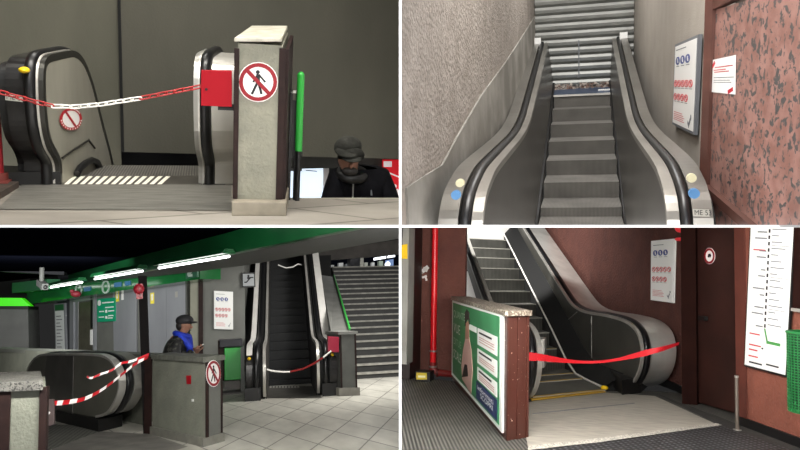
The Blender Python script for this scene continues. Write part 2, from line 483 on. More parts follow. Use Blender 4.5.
# walls
DC = 8.6
cor = R.at(120, 100, DC); lft = R.at(-70, 100, 7.4)
ztop = 3.4
def wall(room, name, A, B, z0, z1, m, th=.12, back=None):
    n = V(-(B - A).y, (B - A).x, 0).normalized()
    if n.dot(V(0, 0, 0) - A) > 0: n = -n
    mb = MB(); mb.up([V(A.x, A.y, 0), V(B.x, B.y, 0), V(B.x, B.y, 0) + n * th, V(A.x, A.y, 0) + n * th], z0, z1)
    return struct(room, name, mb, m)
wall(R, 'wall_left', lft, cor, -1.2, ztop, conc)
zb = R.hz(cor, 151.5)
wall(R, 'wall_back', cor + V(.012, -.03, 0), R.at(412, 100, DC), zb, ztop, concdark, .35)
wall(R, 'wall_side', R.at(-70, 100, 3.6), lft, -.2, ztop, conc)
# ceiling over the hall
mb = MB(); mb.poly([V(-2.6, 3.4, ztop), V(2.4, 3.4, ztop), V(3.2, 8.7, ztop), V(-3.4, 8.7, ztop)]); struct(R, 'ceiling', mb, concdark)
# dark joint in the corner
mb = MB(); q = R.at(120, 100, DC - .05); mb.up([q, q + V(.03, 0, 0), q + V(.03, .03, 0), q + V(0, .03, 0)], zb, ztop); struct(R, 'trim_2', mb, M['groove'])
# lower level seen under the bulkhead
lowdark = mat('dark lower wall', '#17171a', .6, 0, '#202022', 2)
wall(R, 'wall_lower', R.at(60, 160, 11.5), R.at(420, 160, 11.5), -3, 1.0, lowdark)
mb = MB(); soff = mat('painted soffit band', '#2e2d2a', .5, 0, '#55534c', 1.5)
P_ = Patch.D(R, 9.4, (286, 151), (402, 153), (402, 166), (286, 168.5))
mb.prism([P_.P(*q, 0) for q in ((0, 0), (1, 0), (1, 1), (0, 1))], [P_.P(*q, .05) for q in ((0, 0), (1, 0), (1, 1), (0, 1))])
struct(R, 'trim_3', mb, soff)
# stairs going down under the person
mb = MB(); stair_m = mat('stair stone', '#8d877c', .7)
for k in range(5):
    y0 = R.fl(340, 199).y + .05 + .34 * k; z = -.15 * (k + 1)
    mb.box(V(.72, y0, z - .1), V(1.35, 0, 0), V(0, .34, 0), V(0, 0, .1))
struct(R, 'floor_stairs', mb, stair_m)

# lit poster at the bottom of the stairs
glow = mat('backlit panel', '#dcebfb', .5, emit=1.0)
P_ = Patch.D(R, 9.6, (282, 167), (328.5, 168), (328.5, 206), (282, 206))
t = Thing(R, 'light_box', 'pale blue backlit poster panel at the foot of the stairs', 'light box', P_.P(.5, 0))
mb = MB(); P_.quad(mb, -.01, -.01, 1.01, 1.01, -.08, 0); t.part('case', mb, M['paper'])
mb = MB(); P_.quad(mb, .0, 0, .88, 1, 0, .004); t.part('lit_face', mb, glow)
mb = MB(); P_.bar(mb, .5, .93, .75, .91, .012, .004, .006); t.part('printed_line', mb, M['inkgrey'])
P_ = Patch.D(R, 9.3, (383, 160), (412, 160), (412, 202), (383, 202))
t = Thing(R, 'advertising_board', 'bright red advertising board with white figures beside the stairs', 'advertising board', P_.P(.5, 0))
mb = MB(); P_.quad(mb, 0, 0, 1, 1, -.05, 0); t.part('board', mb, mat('advert red', '#d8202c', .45, emit=.45))
mb = MB(); P_.quad(mb, .02, .84, .3, .97, 0, .004); P_.bar(mb, .12, .72, .62, .58, .02, 0, .004)
P_.bar(mb, .2, .45, .62, .1, .035, 0, .004); P_.bar(mb, .45, .3, .62, .12, .05, 0, .004); P_.disc(mb, .4, .38, .03, 0, .004, 10)
t.part('white_print', mb, mat('advert white', '#f4f0ee', .5, emit=.4))

# ---- escalator going down, two newels
lat = (R.fl(190, 184) - R.fl(61, 184)).normalized()
dx = R.dir(304)
esc = Thing(R, 'escalator', 'downward escalator behind the red and white chain, two rounded steel newels', 'escalator', R.fl(110, 184))
mb = MB(); mb.prism([R.fl(*q, -.02) for q in ((22, 184.5), (231, 184.5), (231, 210), (-3, 209))], [R.fl(*q, .006) for q in ((22, 184.5), (231, 184.5), (231, 210), (-3, 209))])
esc.part('landing_plate', mb, plate_m)
comb_m = mat('comb plate metal', '#55524c', .5, .3, '#45423d', 5)
mb = MB(); c4 = ((62, 184.5), (200, 184.5), (203, 175.5), (76, 175.5))
mb.prism([R.fl(*q, -.03) for q in c4], [R.fl(*q, .004) for q in c4]); comb = esc.part('comb_plate', mb, comb_m)
glint_m = mat('painted comb glint', '#f3efe0', .5)  # white strips paint the reflections on the comb teeth
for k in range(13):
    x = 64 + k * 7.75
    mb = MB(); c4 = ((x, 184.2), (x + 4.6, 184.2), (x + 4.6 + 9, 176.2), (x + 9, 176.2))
    mb.prism([R.fl(*q, .0) for q in c4], [R.fl(*q, .007) for q in c4]); esc.part('comb_glint', mb, glint_m, comb)
tread = mat_ridge('ridged step tread', '#4c4a46', '#75726b', 14, 'X', uv=False)
q0, q1 = R.fl(83, 175.5), R.fl(212, 175.5)
for k in range(5):
    o = q0 + dx * (.62 * k) + V(0, 0, -.005 - .12 * max(0, k - 0))
    mb = MB(); mb.box(o - V(0, 0, .12), (q1 - q0), dx * .62, V(0, 0, .12)); esc.part('step', mb, tread)
panel1 = mat('newel inner panel', '#a3a093', .42, .3, '#8f8c80', 3, (1, 1, .3))
rimdark = mat('newel dark rim', '#3a3935', .35, .6)
clad = mat('newel cladding', '#333232', .3, .5, '#292828', 3)
p0 = R.fl(61, 184); nrm = V(-dx.y, dx.x, 0)
tr = [(61.5, 183), (61, 165), (58, 154), (52, 143), (48.5, 130), (46.5, 115), (45.2, 95), (45, 75), (46.5, 66), (50, 62), (57, 60), (66, 58), (73, 57), (79, 60), (84, 67), (89, 79), (93, 92), (97, 108), (102, 128), (108, 150), (113, 172)]
prof = []
for q in tr:
    w = R.pl(*q, p0, nrm); prof.append(((w - p0).dot(dx), w.z))
prof = smooth_prof(prof, 3)
lab_m = mat('number plate', '#a7a59b', .5)
for side, off in ((-1, 0), (1, 1)):
    if side < 0: pp, ll, o_ = p0, -lat, 0
    else: pp, ll = R.fl(200, 184), lat
    bl = Balu(esc, pp, dx, ll, prof if side < 0 else [(a, z * 1.085 if z > .5 else z) for a, z in prof])
    bl.plate('inner_panel', panel1 if side < 0 else M['steelbright'], [(prof[-1][0], -.5), (prof[0][0], -.02)], -.004, .02)
    bl.plate('balustrade_core', M['black'], [(prof[-1][0], -.5), (prof[0][0], -.02)], .02, .30, off=-.02)
    bl.band('inner_rim', rimdark if side < 0 else M['steel'], -.006, .04, -.002, .05)
    bl.band('rim_glint', M['steelbright'], .026, .04, .05, .056)  # bright strip drawn in as the highlight along the rim
    bl.prof = [(a * (.25 if i < 15 and a > 0 else 1), z) for i, (a, z) in enumerate(bl.prof)]; bl.nr = normals(bl.prof)
    bl.rail('handrail', M['rubber'], .043, .118, .0, .08)
    bl.band('newel_cladding', clad if side < 0 else M['steelbright'], .122, .235 if side < 0 else .29, -.03, .03)
    if side < 0:
        # signal lamp and number plate on the outer cladding
        w = R.at(24.2, 70, 5.42); mb = MB(); mb.ball(w, .036, .06, .022, 14, 8); esc.part('signal_lamp', mb, M['yellow'])
        Pn = Patch.D(R, 5.36, (5.5, 93.5), (23, 97.5), (23, 102), (5.5, 100)); mb = MB(); Pn.quad(mb, 0, 0, 1, 1, 0, .006); pl_ = esc.part('number_plate', mb, lab_m)
        text_on(esc, Pn, 'ME 52', .08, .2, .028, M['ink'], n=.008, width=.11, parent=pl_)
        # black skirt end at the floor, brush guard
        mb = MB(); mb.up([R.fl(-2, 186), R.fl(61, 184.8), R.fl(66, 180), R.fl(-2, 178)], 0, .1); esc.part('skirt_base', mb, M['black'])
        g = [R.pl(*q, p0 + lat * .03, nrm) for q in ((77, 174), (80, 168), (86, 163), (92, 160), (97, 162), (100, 168))]
        mb = MB(); mb.tube(g, .028, 8); esc.part('skirt_guard', mb, M['rubber'])
        g = [R.pl(*q, p0 + lat * .012, nrm) for q in ((62, 158), (75, 149), (89, 140), (95, 148))]
        mb = MB(); mb.tube(g, .008, 6); esc.part('panel_seam', mb, rimdark)
# round sticker hanging at the chain, fixed to the panel
Ps = Patch(R, *[R.pl(*q, p0 + lat * .012, nrm) for q in ((58, 107), (82, 107), (82, 131), (58, 131))])
t = Thing(R, 'prohibition_sign', 'small round red and white no entry sticker on the newel panel under the chain', 'sign', Ps.P(.5, 0))
mb = MB(); mb.poly([Ps.P(.5 + .46 * math.cos(k * PI / 14), .5 + .46 * math.sin(k * PI / 14), .004) for k in range(28)]); t.part('sign_disc', mb, M['paper'])
mb = MB()
for k in range(30):
    a0, a1 = 2 * PI * k / 30, 2 * PI * (k + 1) / 30
    r0, r1_ = .36, .47
    mb.poly([Ps.P(.5 + rr * math.cos(aa), .5 + rr * math.sin(aa), .006) for rr, aa in ((r0, a0), (r1_, a0), (r1_, a1), (r0, a1))])
mb.poly([Ps.P(*q, .006) for q in ((.2, .83), (.28, .87), (.76, .17), (.69, .12))])
t.part('prohibition_ring', mb, M['tape_red'])
mb = MB()
for k in range(12):
    aa = PI * (1.05 + .9 * k / 11); mb.poly([Ps.P(.5 + .42 * math.cos(aa) + i * .022, .5 + .42 * math.sin(aa) + j * .03, .008) for i, j in ((-1, -1), (1, -1), (1, 1), (-1, 1))])
for k in range(5):
    aa = PI * (.2 + .2 * k / 4); mb.poly([Ps.P(.5 + .42 * math.cos(aa) + i * .02, .5 + .42 * math.sin(aa) + j * .03, .008) for i, j in ((-1, -1), (1, -1), (1, 1), (-1, 1))])
t.parts('ring_letter', mb, M['paper'])

# ---- red post at the left edge
pc = R.fl(-1.5, 186)
t = Thing(R, 'barrier_post', 'red post with a dark red foot at the left edge of the landing', 'post', pc)
mb = MB(); mb.tube([pc, pc + V(0, 0, 1.75)], .042, 14); t.part('pole', mb, mat('dark red paint', '#8e1f26', .45))
mb = MB(); mb.up([R.fl(-14, 190), R.fl(8, 190), R.fl(18, 180), R.fl(-4, 180)], 0, .05); mb.tube([pc, pc + V(0, 0, .1)], .07, 14); t.part('foot', mb, mat('foot paint', '#6d2f29', .6))
mb = MB(); mb.up([R.fl(-22, 199), R.fl(1, 199), R.fl(19, 187.5), R.fl(-8, 187.5)], 0, .045); solo(R, 'kerb', mb, brick_m, 'low dark brown kerb at the foot of the red post', 'kerb')

# ---- chain, link by link
ends = [(-6, 91, 5.0), (57.5, 107, 4.98), (140, 98.3, 4.92), (202, 86, 4.85)]
L0 = R.at(*ends[0]); mid = R.at(75, 107, 4.97); L1 = R.at(*ends[3])
ch = Thing(R, 'chain', 'red and white plastic chain hanging across the escalator entrance from post to pillar', 'chain', R.at(75, 107, 4.97))
pts = [(-6, 90.5), (0, 92), (20, 97.5), (40, 103), (55, 106.2), (75, 106.8), (100, 104.5), (140, 98.3), (170, 92.5), (202, 86.2)]
path = [R.at(x, y, 5.0 - (x / 202) * .2) for x, y in pts]
dense = []
for i in range(len(path) - 1):
    for k in range(12): dense.append(lerp(path[i], path[i + 1], k / 12))
dense.append(path[-1])
def along(dense, step):
    out = [dense[0]]; acc = 0
    for i in range(1, len(dense)):
        seg = (dense[i] - dense[i - 1]).length; d0 = 0
        while acc + seg - d0 >= step:
            d0 += step - acc; acc = 0; out.append(lerp(dense[i - 1], dense[i], d0 / seg))
        acc += seg - d0
    return out
lk = MB(); ring = []
for k in range(16):
    an = 2 * PI * k / 16; cx, cy = math.cos(an), math.sin(an)
    ring.append(V((.022 if cx > 0 else -.022) + .012 * cx, .014 * cy, 0))
ring.append(ring[0]); ring.append(ring[1])
lk.tube(ring, .005, 6, caps=False)
proto = {}
for i, c in enumerate(along(dense, .055)):
    x = i
    px = 400 + F * ((R.M @ c).x) / (R.M @ c).y
    key = 'white' if 57 < px < 140 else 'red'
    if key not in proto:
        me_o = ch.part('%s_link' % key, MB().add([v + ch.loc for v in lk.v], lk.f, True), M['chainwhite' if key == 'white' else 'chainred'], clip=False); proto[key] = me_o; o = me_o
    else: o = proto[key].copy(); COL.objects.link(o); o.parent = ch.o
    j = min(range(len(dense)), key=lambda q: (dense[q] - c).length); tdir = (dense[min(j + 1, len(dense) - 1)] - dense[max(j - 1, 0)]).normalized()
    rot = tdir.to_track_quat('X', 'Z').to_matrix().to_4x4() @ Matrix.Rotation(PI / 4 if i % 2 else -PI / 4, 4, 'X')
    o.matrix_local = Matrix.Translation(c - ch.loc) @ rot

# ---- stucco pillar with sloping stone cap and round sign
fl_, fr_ = R.fl(233, 213), R.fl(281.5, 213.5)
back = R.at(287.4, 26, 5.75) - R.at(281.7, 37.7, fr_.y); bk = V(back.x, back.y, 0)
pil = Thing(R, 'barrier_pillar', 'grey stucco end pillar with a sloping pale cap and round no pedestrians sign', 'pillar', (fl_ + fr_) / 2)
zc = R.hz(fl_, 42.5)
mb = MB(); a_, b_ = fl_ + V(.02, 0.01, 0), fr_ - V(.02, -.01, 0)
mb.prism([a_, b_, b_ + bk, a_ + bk], [V(a_.x, a_.y, zc), V(b_.x, b_.y, zc), V(b_.x, b_.y, zc + .12) + bk, V(a_.x, a_.y, zc + .12) + bk])
pil.part('body', mb, stucco_grey)
z0 = R.hz(fl_, 41.8); z1 = R.hz(fl_, 37.9)
cb = [R.at(234, 41.8, fl_.y - .02), R.at(282, 41.8, fl_.y - .02), R.at(287.6, 29.5, 5.75), R.at(251.5, 29.5, 5.75)]
ct = [R.at(234, 37.9, fl_.y - .02), R.at(282, 37.9, fl_.y - .02), R.at(287.6, 25.6, 5.75), R.at(251.5, 25.6, 5.75)]
mb = MB(); mb.prism(cb, ct); pil.part('cap', mb, capmat, bevel=.006)
for x0, x1 in ((232.6, 237.4), (275.2, 281.8)):
    mb = MB(); A, B = R.fl(x0, 213), R.fl(x1, 213); A.y = B.y = fl_.y - .012
    mb.up([A, B, B + V(0, .03, 0), A + V(0, .03, 0)], .1, R.hz(A, 48)); pil.part('corner_strip', mb, M['brown'], bevel=.004)
mb = MB(); A = fr_ + V(0.0, .03, 0); mb.prism([A, A + V(.025, 0, 0), A + V(.025, 0, 0) + bk * .97, A + bk * .97], [p + V(0, 0, z_) for p, z_ in ((A, zc - .02), (A + V(.025, 0, 0), zc - .02), (A + V(.025, 0, 0) + bk * .97, zc + .1), (A + bk * .97, zc + .1))])
pil.part('side_cladding', mb, M['brown'])
mb = MB(); A, B = R.fl(231.5, 216), R.fl(286, 216)
mb.up([A, B, B + bk, A + bk], 0, R.hz(A, 202)); pil.part('plinth', mb, mat('plinth stone', '#8f8778', .6, 0, '#7d7668', 8), bevel=.006)
Pp = Patch.D(R, fl_.y + .004, (238, 62), (278, 62), (278, 102), (238, 102))
ring_sign(pil, Pp, .5, .5, Pp.W * .5, 0, M['paper'], M['ringred'], M['ink'])

# ---- red box fixed to the pillar's left side, on a black stem
Pb = Patch.D(R, 4.78, (201, 70.3), (232, 70.8), (232, 107), (201, 105.8))
t = Thing(R, 'key_box', 'bright red metal box with a keyhole fixed to the left of the pillar', 'box', Pb.P(.5, 0))
mb = MB(); Pb.quad(mb, 0, 0, 1, 1, -.14, 0); t.part('housing', mb, M['redpaint'], bevel=.004)
mb = MB(); Pb.disc(mb, .17, .47, .009, 0, .004, 12); t.part('keyhole', mb, M['black'])
A = R.at(218, 107, 4.8); mb = MB(); mb.up([A, A + V(.1, 0, 0), A + V(.1, .06, 0), A + V(0, .06, 0)], R.hz(A, 110), R.hz(A, 104)); t.part('bracket', mb, M['black'])

# ---- green ended handrail beside the pillar
hp = R.fl(297.0, 200.5)
t = Thing(R, 'handrail', 'green rounded handrail end on dark posts between pillar and stairs', 'handrail', hp)
mb = MB(); gx = .027
z_t, z_b = R.hz(hp, 71.5), R.hz(hp, 151)
mb.tube([V(hp.x, hp.y, z_b), V(hp.x, hp.y, z_t - .03)], gx, 14); mb.ball(V(hp.x, hp.y, z_t - .03), gx, gx, .03, 14, 8); t.part('rail_end', mb, mat('green enamel', '#2f9a3c', .25))
mb = MB(); mb.tube([V(hp.x, hp.y, -.1), V(hp.x, hp.y, z_b)], .02, 10); t.part('post', mb, M['black'])
for x0, x1, y0 in ((287.5, 290, 90), (293, 295.4, 91)):
    A = R.fl(x0, 200); B = R.fl(x1, 200); mb = MB(); mb.up([A, B, B + V(0, .03, 0), A + V(0, .03, 0)], -.1, R.hz(A, y0)); t.part('post', mb, M['black'])
A = R.fl(287.5, 200); B = R.fl(295.5, 200)
mb = MB(); mb.up([A, B, B + V(0, .05, 0), A + V(0, .05, 0)], R.hz(A, 93), R.hz(A, 90.3)); t.part('top_plate', mb, M['steelbright'])
A = R.fl(287.5, 199.8); B = R.fl(301, 199.8)
mb = MB(); mb.up([A, B, B + V(0, .04, 0), A + V(0, .04, 0)], R.hz(A, 171), R.hz(A, 168)); mb.up([A, B, B + V(0, .04, 0), A + V(0, .04, 0)], R.hz(A, 157), R.hz(A, 100)); t.part('infill_panel', mb, M['black'])

# ---- man in dark coat and flat cap climbing the stairs, head bowed
Dp = 5.75
hc = R.at(347.8, 159, Dp)
pp_ = Thing(R, 'person', 'person in a grey cap and black jacket climbing the stairs with head bowed', 'person', V(hc.x, hc.y, -.9))
X, Y, Z = hc.x, hc.y, hc.z
sk = [V(X + .06, Y + .16, Z - .72), V(X + .06, Y + .14, Z - .45), V(X + .055, Y + .1, Z - .22), V(X + .04, Y + .04, Z - .12), V(X, Y - .01, Z - .02), V(X, Y - .02, Z + .06),
      V(X + .24, Y + .1, Z - .2), V(X + .3, Y + .02, Z - .45), V(X + .2, Y - .2, Z - .52), V(X - .13, Y + .1, Z - .2), V(X - .19, Y + .02, Z - .45), V(X - .12, Y - .2, Z - .52)]
ed = [(0, 1), (1, 2), (2, 3), (3, 4), (4, 5), (2, 6), (6, 7), (7, 8), (2, 9), (9, 10), (10, 11)]
sk = [q + (V(0, 0, 0) if i in (3, 4, 5) else V(.075, .02, 0)) for i, q in enumerate(sk)]
sk[6].z -= .05; sk[9].z -= .05
skin(pp_, 'body', sk, ed, [(.13, .09), (.13, .09), (.1, .07), .055, .1, .095, .05, .04, .03, .05, .04, .03], M['skin'])
coat = mat('black jacket', '#08080a', .8, 0, '#121216', 6, spec=.08, bump=.3, bscale=30)
cap_m = mat('grey wool cap', '#262623', .9, 0, '#3d3d39', 12, spec=.1, bump=.5, bscale=80)
ck = [V(X + 0.145, Y + .17, Z - .75), V(X + 0.140, Y + .15, Z - .45), V(X + 0.135, Y + .12, Z - .22), V(X + 0.125, Y + .07, Z - .1),
      V(X + 0.325, Y + .1, Z - .19), V(X + 0.420, Y + .02, Z - .44), V(X + 0.295, Y - .17, Z - .56), V(X - 0.055, Y + .1, Z - .2), V(X - 0.140, Y + .02, Z - .46), V(X - 0.045, Y - .17, Z - .56)]
jk = skin(pp_, 'jacket', ck, [(0, 1), (1, 2), (2, 3), (2, 4), (4, 5), (5, 6), (2, 7), (7, 8), (8, 9)], [(.26, .17), (.26, .17), (.21, .15), .1, .125, .1, .065, .125, .1, .065], coat)
mb = MB(); rr = []
for k in range(19):
    an = 2 * PI * k / 18; rr.append(V(X + .05 + .105 * math.cos(an), Y + .03 + .095 * math.sin(an), Z - .13 + .03 * math.sin(an)))
mb.tube(rr, .04, 8, False); pp_.part('collar', mb, M['black'], jk)
mb = MB(); mb.tube([V(X + .045, Y - .06, Z - .2), V(X + .05, Y - .05, Z - .6)], .006, 6); pp_.part('zip', mb, M['steel'], jk)
mb = MB(); mb.tube([V(X + .2, Y - .01, Z - .16), V(X + .21, Y - .05, Z - .3)], .008, 6); pp_.part('strap', mb, M['inkgrey'], jk)
mb = MB(); Rt = Matrix.Rotation(-.55, 3, 'X')
mb.ball(V(X - .005, Y - .01, Z + .1), .118, .13, .085, 18, 10, Rt); mb.ball(V(X - .03, Y - .09, Z + .075), .1, .09, .022, 16, 6, Matrix.Rotation(.5, 3, 'X'))
mb.ball(V(X + .02, Y - .03, Z + .03), .115, .125, .06, 18, 8, Rt); mb.ball(V(X + .01, Y - .125, Z + .02), .085, .06, .014, 16, 6, Matrix.Rotation(.35, 3, 'X')); cp = pp_.part('cap', mb, cap_m)
mb = MB(); mb.ball(V(X + .01, Y - .1, Z - .035), .018, .028, .03, 10, 8); pp_.part('nose', mb, M['skin'])
mb = MB()
for s_ in (-1, 1): mb.ball(V(X + .005 + s_ * .034, Y - .09, Z + .0), .014, .01, .009, 8, 6)
pp_.parts('eye', mb, M['skindark'])
mb = MB(); mb.ball(V(X + .01, Y - .085, Z - .075), .026, .012, .008, 10, 6); pp_.part('mouth', mb, M['skindark'])
mb = MB(); mb.ball(V(X + .01, Y - .06, Z - .095), .07, .055, .04, 12, 8); pp_.part('beard', mb, M['hair'])
# hands closed at the chest
for s_, hx, hy, hz_ in ((1, X + .2, Y - .22, Z - .53), (-1, X - .12, Y - .22, Z - .53)):
    pts = [V(hx, hy, hz_), V(hx - s_ * .01, hy - .06, hz_ - .005)]; ed = [(0, 1)]; rad = [(.035, .022), (.04, .02)]
    for f, ln in enumerate((.06, .07, .066, .05)):
        bx = hx - s_ * .01 + (f - 1.5) * .019
        i = len(pts); pts += [V(bx, hy - .08, hz_ - .008), V(bx, hy - .08 - ln * .5, hz_ - .02), V(bx, hy - .07 - ln * .7, hz_ - .05)]; ed += [(1, i), (i, i + 1), (i + 1, i + 2)]; rad += [.01, .009, .008]
    i = len(pts); pts += [V(hx - s_ * .04, hy - .03, hz_ + .01), V(hx - s_ * .055, hy - .07, hz_ + .005)]; ed += [(0, i), (i, i + 1)]; rad += [.012, .01]
    skin(pp_, 'hand', pts, ed, rad, M['skin'], sub=1)

# ================================================================== ROOM 2 (upper right): escalator up to a closed shutter
r2 = Room(584, 75, 1.45)
R = r2
st2 = mat('beige roughcast', '#857d75', .9, 0, '#9a928a', 5, (1, 1, 1), .3, .7, bump=1.0, bscale=34, bdist=.02)
st2r = mat('beige plaster', '#979086', .9, 0, '#a29b91', 3, (1, 1, 1), .3, .7, bump=.5, bscale=60)
cement = mat('smooth cement plinth', '#77746d', .75, 0, '#a09d96', 2.2, (1, 1, 1), .4, .75, bump=.2, bscale=20)
pink = mat_granite('pink granite', '#8b645a', '#a17a70', '#545150', 25, .405)
browntrim = mat('brown trim', '#5d3a30', .5, 0, '#4d2f27', 6)
WL0, WL1 = V(-.875, 3.2, 0), V(-.735, 11.6, 0)
wall(R, 'wall_left', WL0, WL1, -.2, 4.2, st2)
wall(R, 'wall_right', V(.82, 4.42, 0), V(.725, 11.6, 0), -.2, 4.2, st2r)
# cement plinth band along the left wall, edge following the flight
nl = V(-(WL1 - WL0).y, (WL1 - WL0).x, 0).normalized(); nl = -nl if nl.x < 0 else nl
edge = [(405, 188), (415, 181), (441, 165), (456, 137), (470, 113), (480, 96), (505, 62), (524, 33), (537, 12)]
tp = [R.pl(*q, WL0, nl) for q in edge]
mb = MB(); out = tp + [V(tp[-1].x, tp[-1].y, .2), V(tp[0].x, tp[0].y, -.2)]
mb.ext(out, nl * .012); struct(R, 'baseboard_left', mb, cement)
# granite facing, trim, skirting
G0, G1 = R.at(711, 100, 4.42), R.at(815, 100, 3.2)
wall(R, 'wall_granite', G0, G0 + (G1 - G0) * 1.4, -.3, R.hz(G0, 10), pink)
ng = V(-(G1 - G0).y, (G1 - G0).x, 0).normalized(); ng = -ng if ng.x > 0 else ng
mb = MB(); u_ = (G1 - G0).normalized()
A = G0 + ng * .02 - u_ * .0; mb.up([A - V(.03, 0, 0), A + u_ * .03, A + u_ * .03 - ng * .05, A - V(.03, 0, 0) - ng * .05], -.2, 4); struct(R, 'trim_1', mb, browntrim)
mb = MB(); w = [R.pl(*q, G0 + ng * .02, ng) for q in ((711, 10), (740, -4), (740, -60), (711, -60))]; mb.ext(w, -ng * .05); struct(R, 'trim_2', mb, browntrim)
w = [R.pl(*q, G0 + ng * .0, ng) for q in ((708, 183), (758, 225.5), (746, 225.5), (708, 192))]
mb = MB(); mb.ext(w, ng * .035); struct(R, 'baseboard_right', mb, browntrim)
mb = MB(); mb.poly([V(-1.4, 3.2, 4.2), V(1.4, 3.2, 4.2), V(1, 11.7, 4.2), V(-1, 11.7, 4.2)]); struct(R, 'ceiling', mb, st2r)
# roller shutter at the top
DS = 11.4
slat_m = mat('galvanised shutter', '#8f908c', .45, .35, '#9fa09c', 3, (1, 1, 4))
sh = Thing(R, 'roller_shutter', 'closed grey roller shutter at the head of the escalator', 'shutter', R.at(585, 86, DS))
zs0 = R.hz(R.at(585, 86, DS), 86); zs1 = 4.2
n_s = int((zs1 - zs0) / .123); secs = []
for i in range(n_s + 1):
    z = zs0 + i * .123
    secs += [(0, z), (-.04, z + .018), (-.06, z + .06), (-.04, z + .098), (0.02, z + .11)]
mb = MB(); rings = [[V(-.73, DS + a, z), V(.72, DS + a, z), V(.72, DS + a + .02, z), V(-.73, DS + a + .02, z)] for a, z in secs]
mb.loft(rings, sm=False); sh.part('slat_curtain', mb, slat_m)
mb = MB(); q = R.at(578.3, 60, DS - .06); mb.up([q, q + V(.016, 0, 0), q + V(.016, .02, 0), q + V(0, .02, 0)], R.hz(q, 78), R.hz(q, 40)); sh.part('pull_strap', mb, M['inkgrey'])
mb = MB(); mb.box(V(-.73, DS - .03, zs0 - .14), V(1.45, 0, 0), V(0, .05, 0), V(0, 0, .13)); sh.part('bottom_rail', mb, mat('rusty rail', '#6a5647', .7, .2, '#9a948b', 9))
for k in range(9):
    q = V(-.42 + .105 * k, DS - .035, zs0 + .02); mb = MB(); mb.ball(q, .02, .012, .02, 10, 6); sh.part('bolt', mb, M['steelbright'])
# litter under the shutter
lm = mat('dead leaves', '#6b4a3c', .8, 0, '#b8b0a6', 20)
zl = 1.45 - .285 + .02
lit = MB()
for k in range(160):
    x = random.uniform(-.43, .43); z = zl + .05 + random.random() * .09; c = V(x, DS - .12 + random.uniform(-.03, .03), z); rr = random.uniform(.018, .04)
    a = random.random() * 6; lit.add([c + V(rr * math.cos(a + q * 2.1), .01 * q, rr * .8 * math.sin(a + q * 2.1)) for q in range(3)], [[0, 1, 2]])
o = solo(R, 'leaf_litter', lit, lm, 'dry leaf litter lying under the shutter', 'litter'); o['kind'] = 'stuff'

# ---- the escalator
e2 = Thing(R, 'escalator', 'steel escalator rising straight ahead to the closed shutter', 'escalator', V(0, 5, 0))
tr2 = mat_ridge('grooved step', '#6b6863', '#8d8a84', 24, 'X', uv=False, bump=.5)
ri2 = mat_ridge('grooved riser', '#55524d', '#77746e', 24, 'X', uv=False, bump=.5)
def steps(thing, o, d, l, half0, half1, noses, rise, run, tm, rm, nose_m=None):
    """noses: list of (s, z); one child per step, tread and riser"""
    for s_, z in noses:
        mb = MB(); b = o + d * s_
        mb.poly([b + l * half0 + V(0, 0, z), b + l * half1 + V(0, 0, z), b + d * run + l * half1 + V(0, 0, z), b + d * run + l * half0 + V(0, 0, z)])
        tdo = thing.part('step', mb, tm)
        mb = MB(); rr = [b + l * half0, b + l * half1]
        mb.prism([rr[0] + V(0, 0, z - rise), rr[1] + V(0, 0, z - rise), rr[1] + V(0, 0, z - rise) + d * .05, rr[0] + V(0, 0, z - rise) + d * .05],
                 [rr[0] + V(0, 0, z - .002), rr[1] + V(0, 0, z - .002), rr[1] + V(0, 0, z - .002) + d * .05, rr[0] + V(0, 0, z - .002) + d * .05])
        thing.part('riser', mb, rm, tdo)
        if nose_m:
            mb = MB(); mb.box(rr[0] + V(0, 0, z - .02) - d * .01, l * (half1 - half0), d * .05, V(0, 0, .026)); thing.part('nosing', mb, nose_m, tdo)
noses = [(5.5 , .0), (6.6, .046)] + [(7.2 + .6 * k, R.h - 1.311 + .171 * k) for k in range(7)]
steps(e2, V(0, 0, 0), V(0, 1, 0), V(1, 0, 0), -.43, .365, [n for n in noses if n[0] < 10.5], .175, .62, tr2, ri2)
blue = mat('blue grey landing plate', '#46556e', .4, .4, '#56667f', 5)
zt = R.h - .285
mb = MB(); mb.box(V(-.43, 10.8, zt - .17), V(.80, 0, 0), V(0, .7, 0), V(0, 0, .17)); lp = e2.part('riser', mb, ri2)
mb = MB(); mb.prism([V(-.44, 10.82, zt), V(.38, 10.82, zt), V(.38, DS - .04, zt + .09), V(-.44, DS - .04, zt + .09)], [V(-.44, 10.82, zt + .01), V(.38, 10.82, zt + .01), V(.38, DS - .04, zt + .1), V(-.44, DS - .04, zt + .1)]); e2.part('landing_plate', mb, blue)
mb = MB(); mb.box(V(-.44, 10.78, zt - .012), V(.82, 0, 0), V(0, .04, 0), V(0, 0, .028)); e2.part('comb_edge', mb, M['steelbright'])
mb = MB()
for k in range(7): mb.ball(V(.22 + .03 * k, 11.0 + .02 * (k % 3), zt + .05), .022, .02, .018, 8, 5)
e2.part('debris', mb, M['paper'])
prof = smooth_prof([(.05, -.6), (-.1, -.2), (-.19, .2), (-.21, .45), (-.17, .66), (.0, .8), (.31, .87), (.64, .9), (1.4, .915), (2.3, .93), (3.0, .965), (3.6, 1.04), (4.1, 1.15), (4.8, 1.31), (5.6, 1.5), (7.6, 1.98)], 4)
prof = [(a + 3.85, z) for a, z in prof]
inner2 = mat('dull inner panel', '#5d5b57', .36, .45, '#524f4b', 2.5, (1, .4, 1), spec=.4)
rim2 = mat('inner rim steel', '#b3afa8', .3, .75, '#98958e', 4, (1, .3, 1))
outr = mat('outer deck steel', '#8d8a84', .32, .7, '#7b7872', 4, (1, .3, 1))
skirt_bottom = [(11.45, 1.1), (10.8, 1.1), (7.2, .08), (4.2, -.3)]
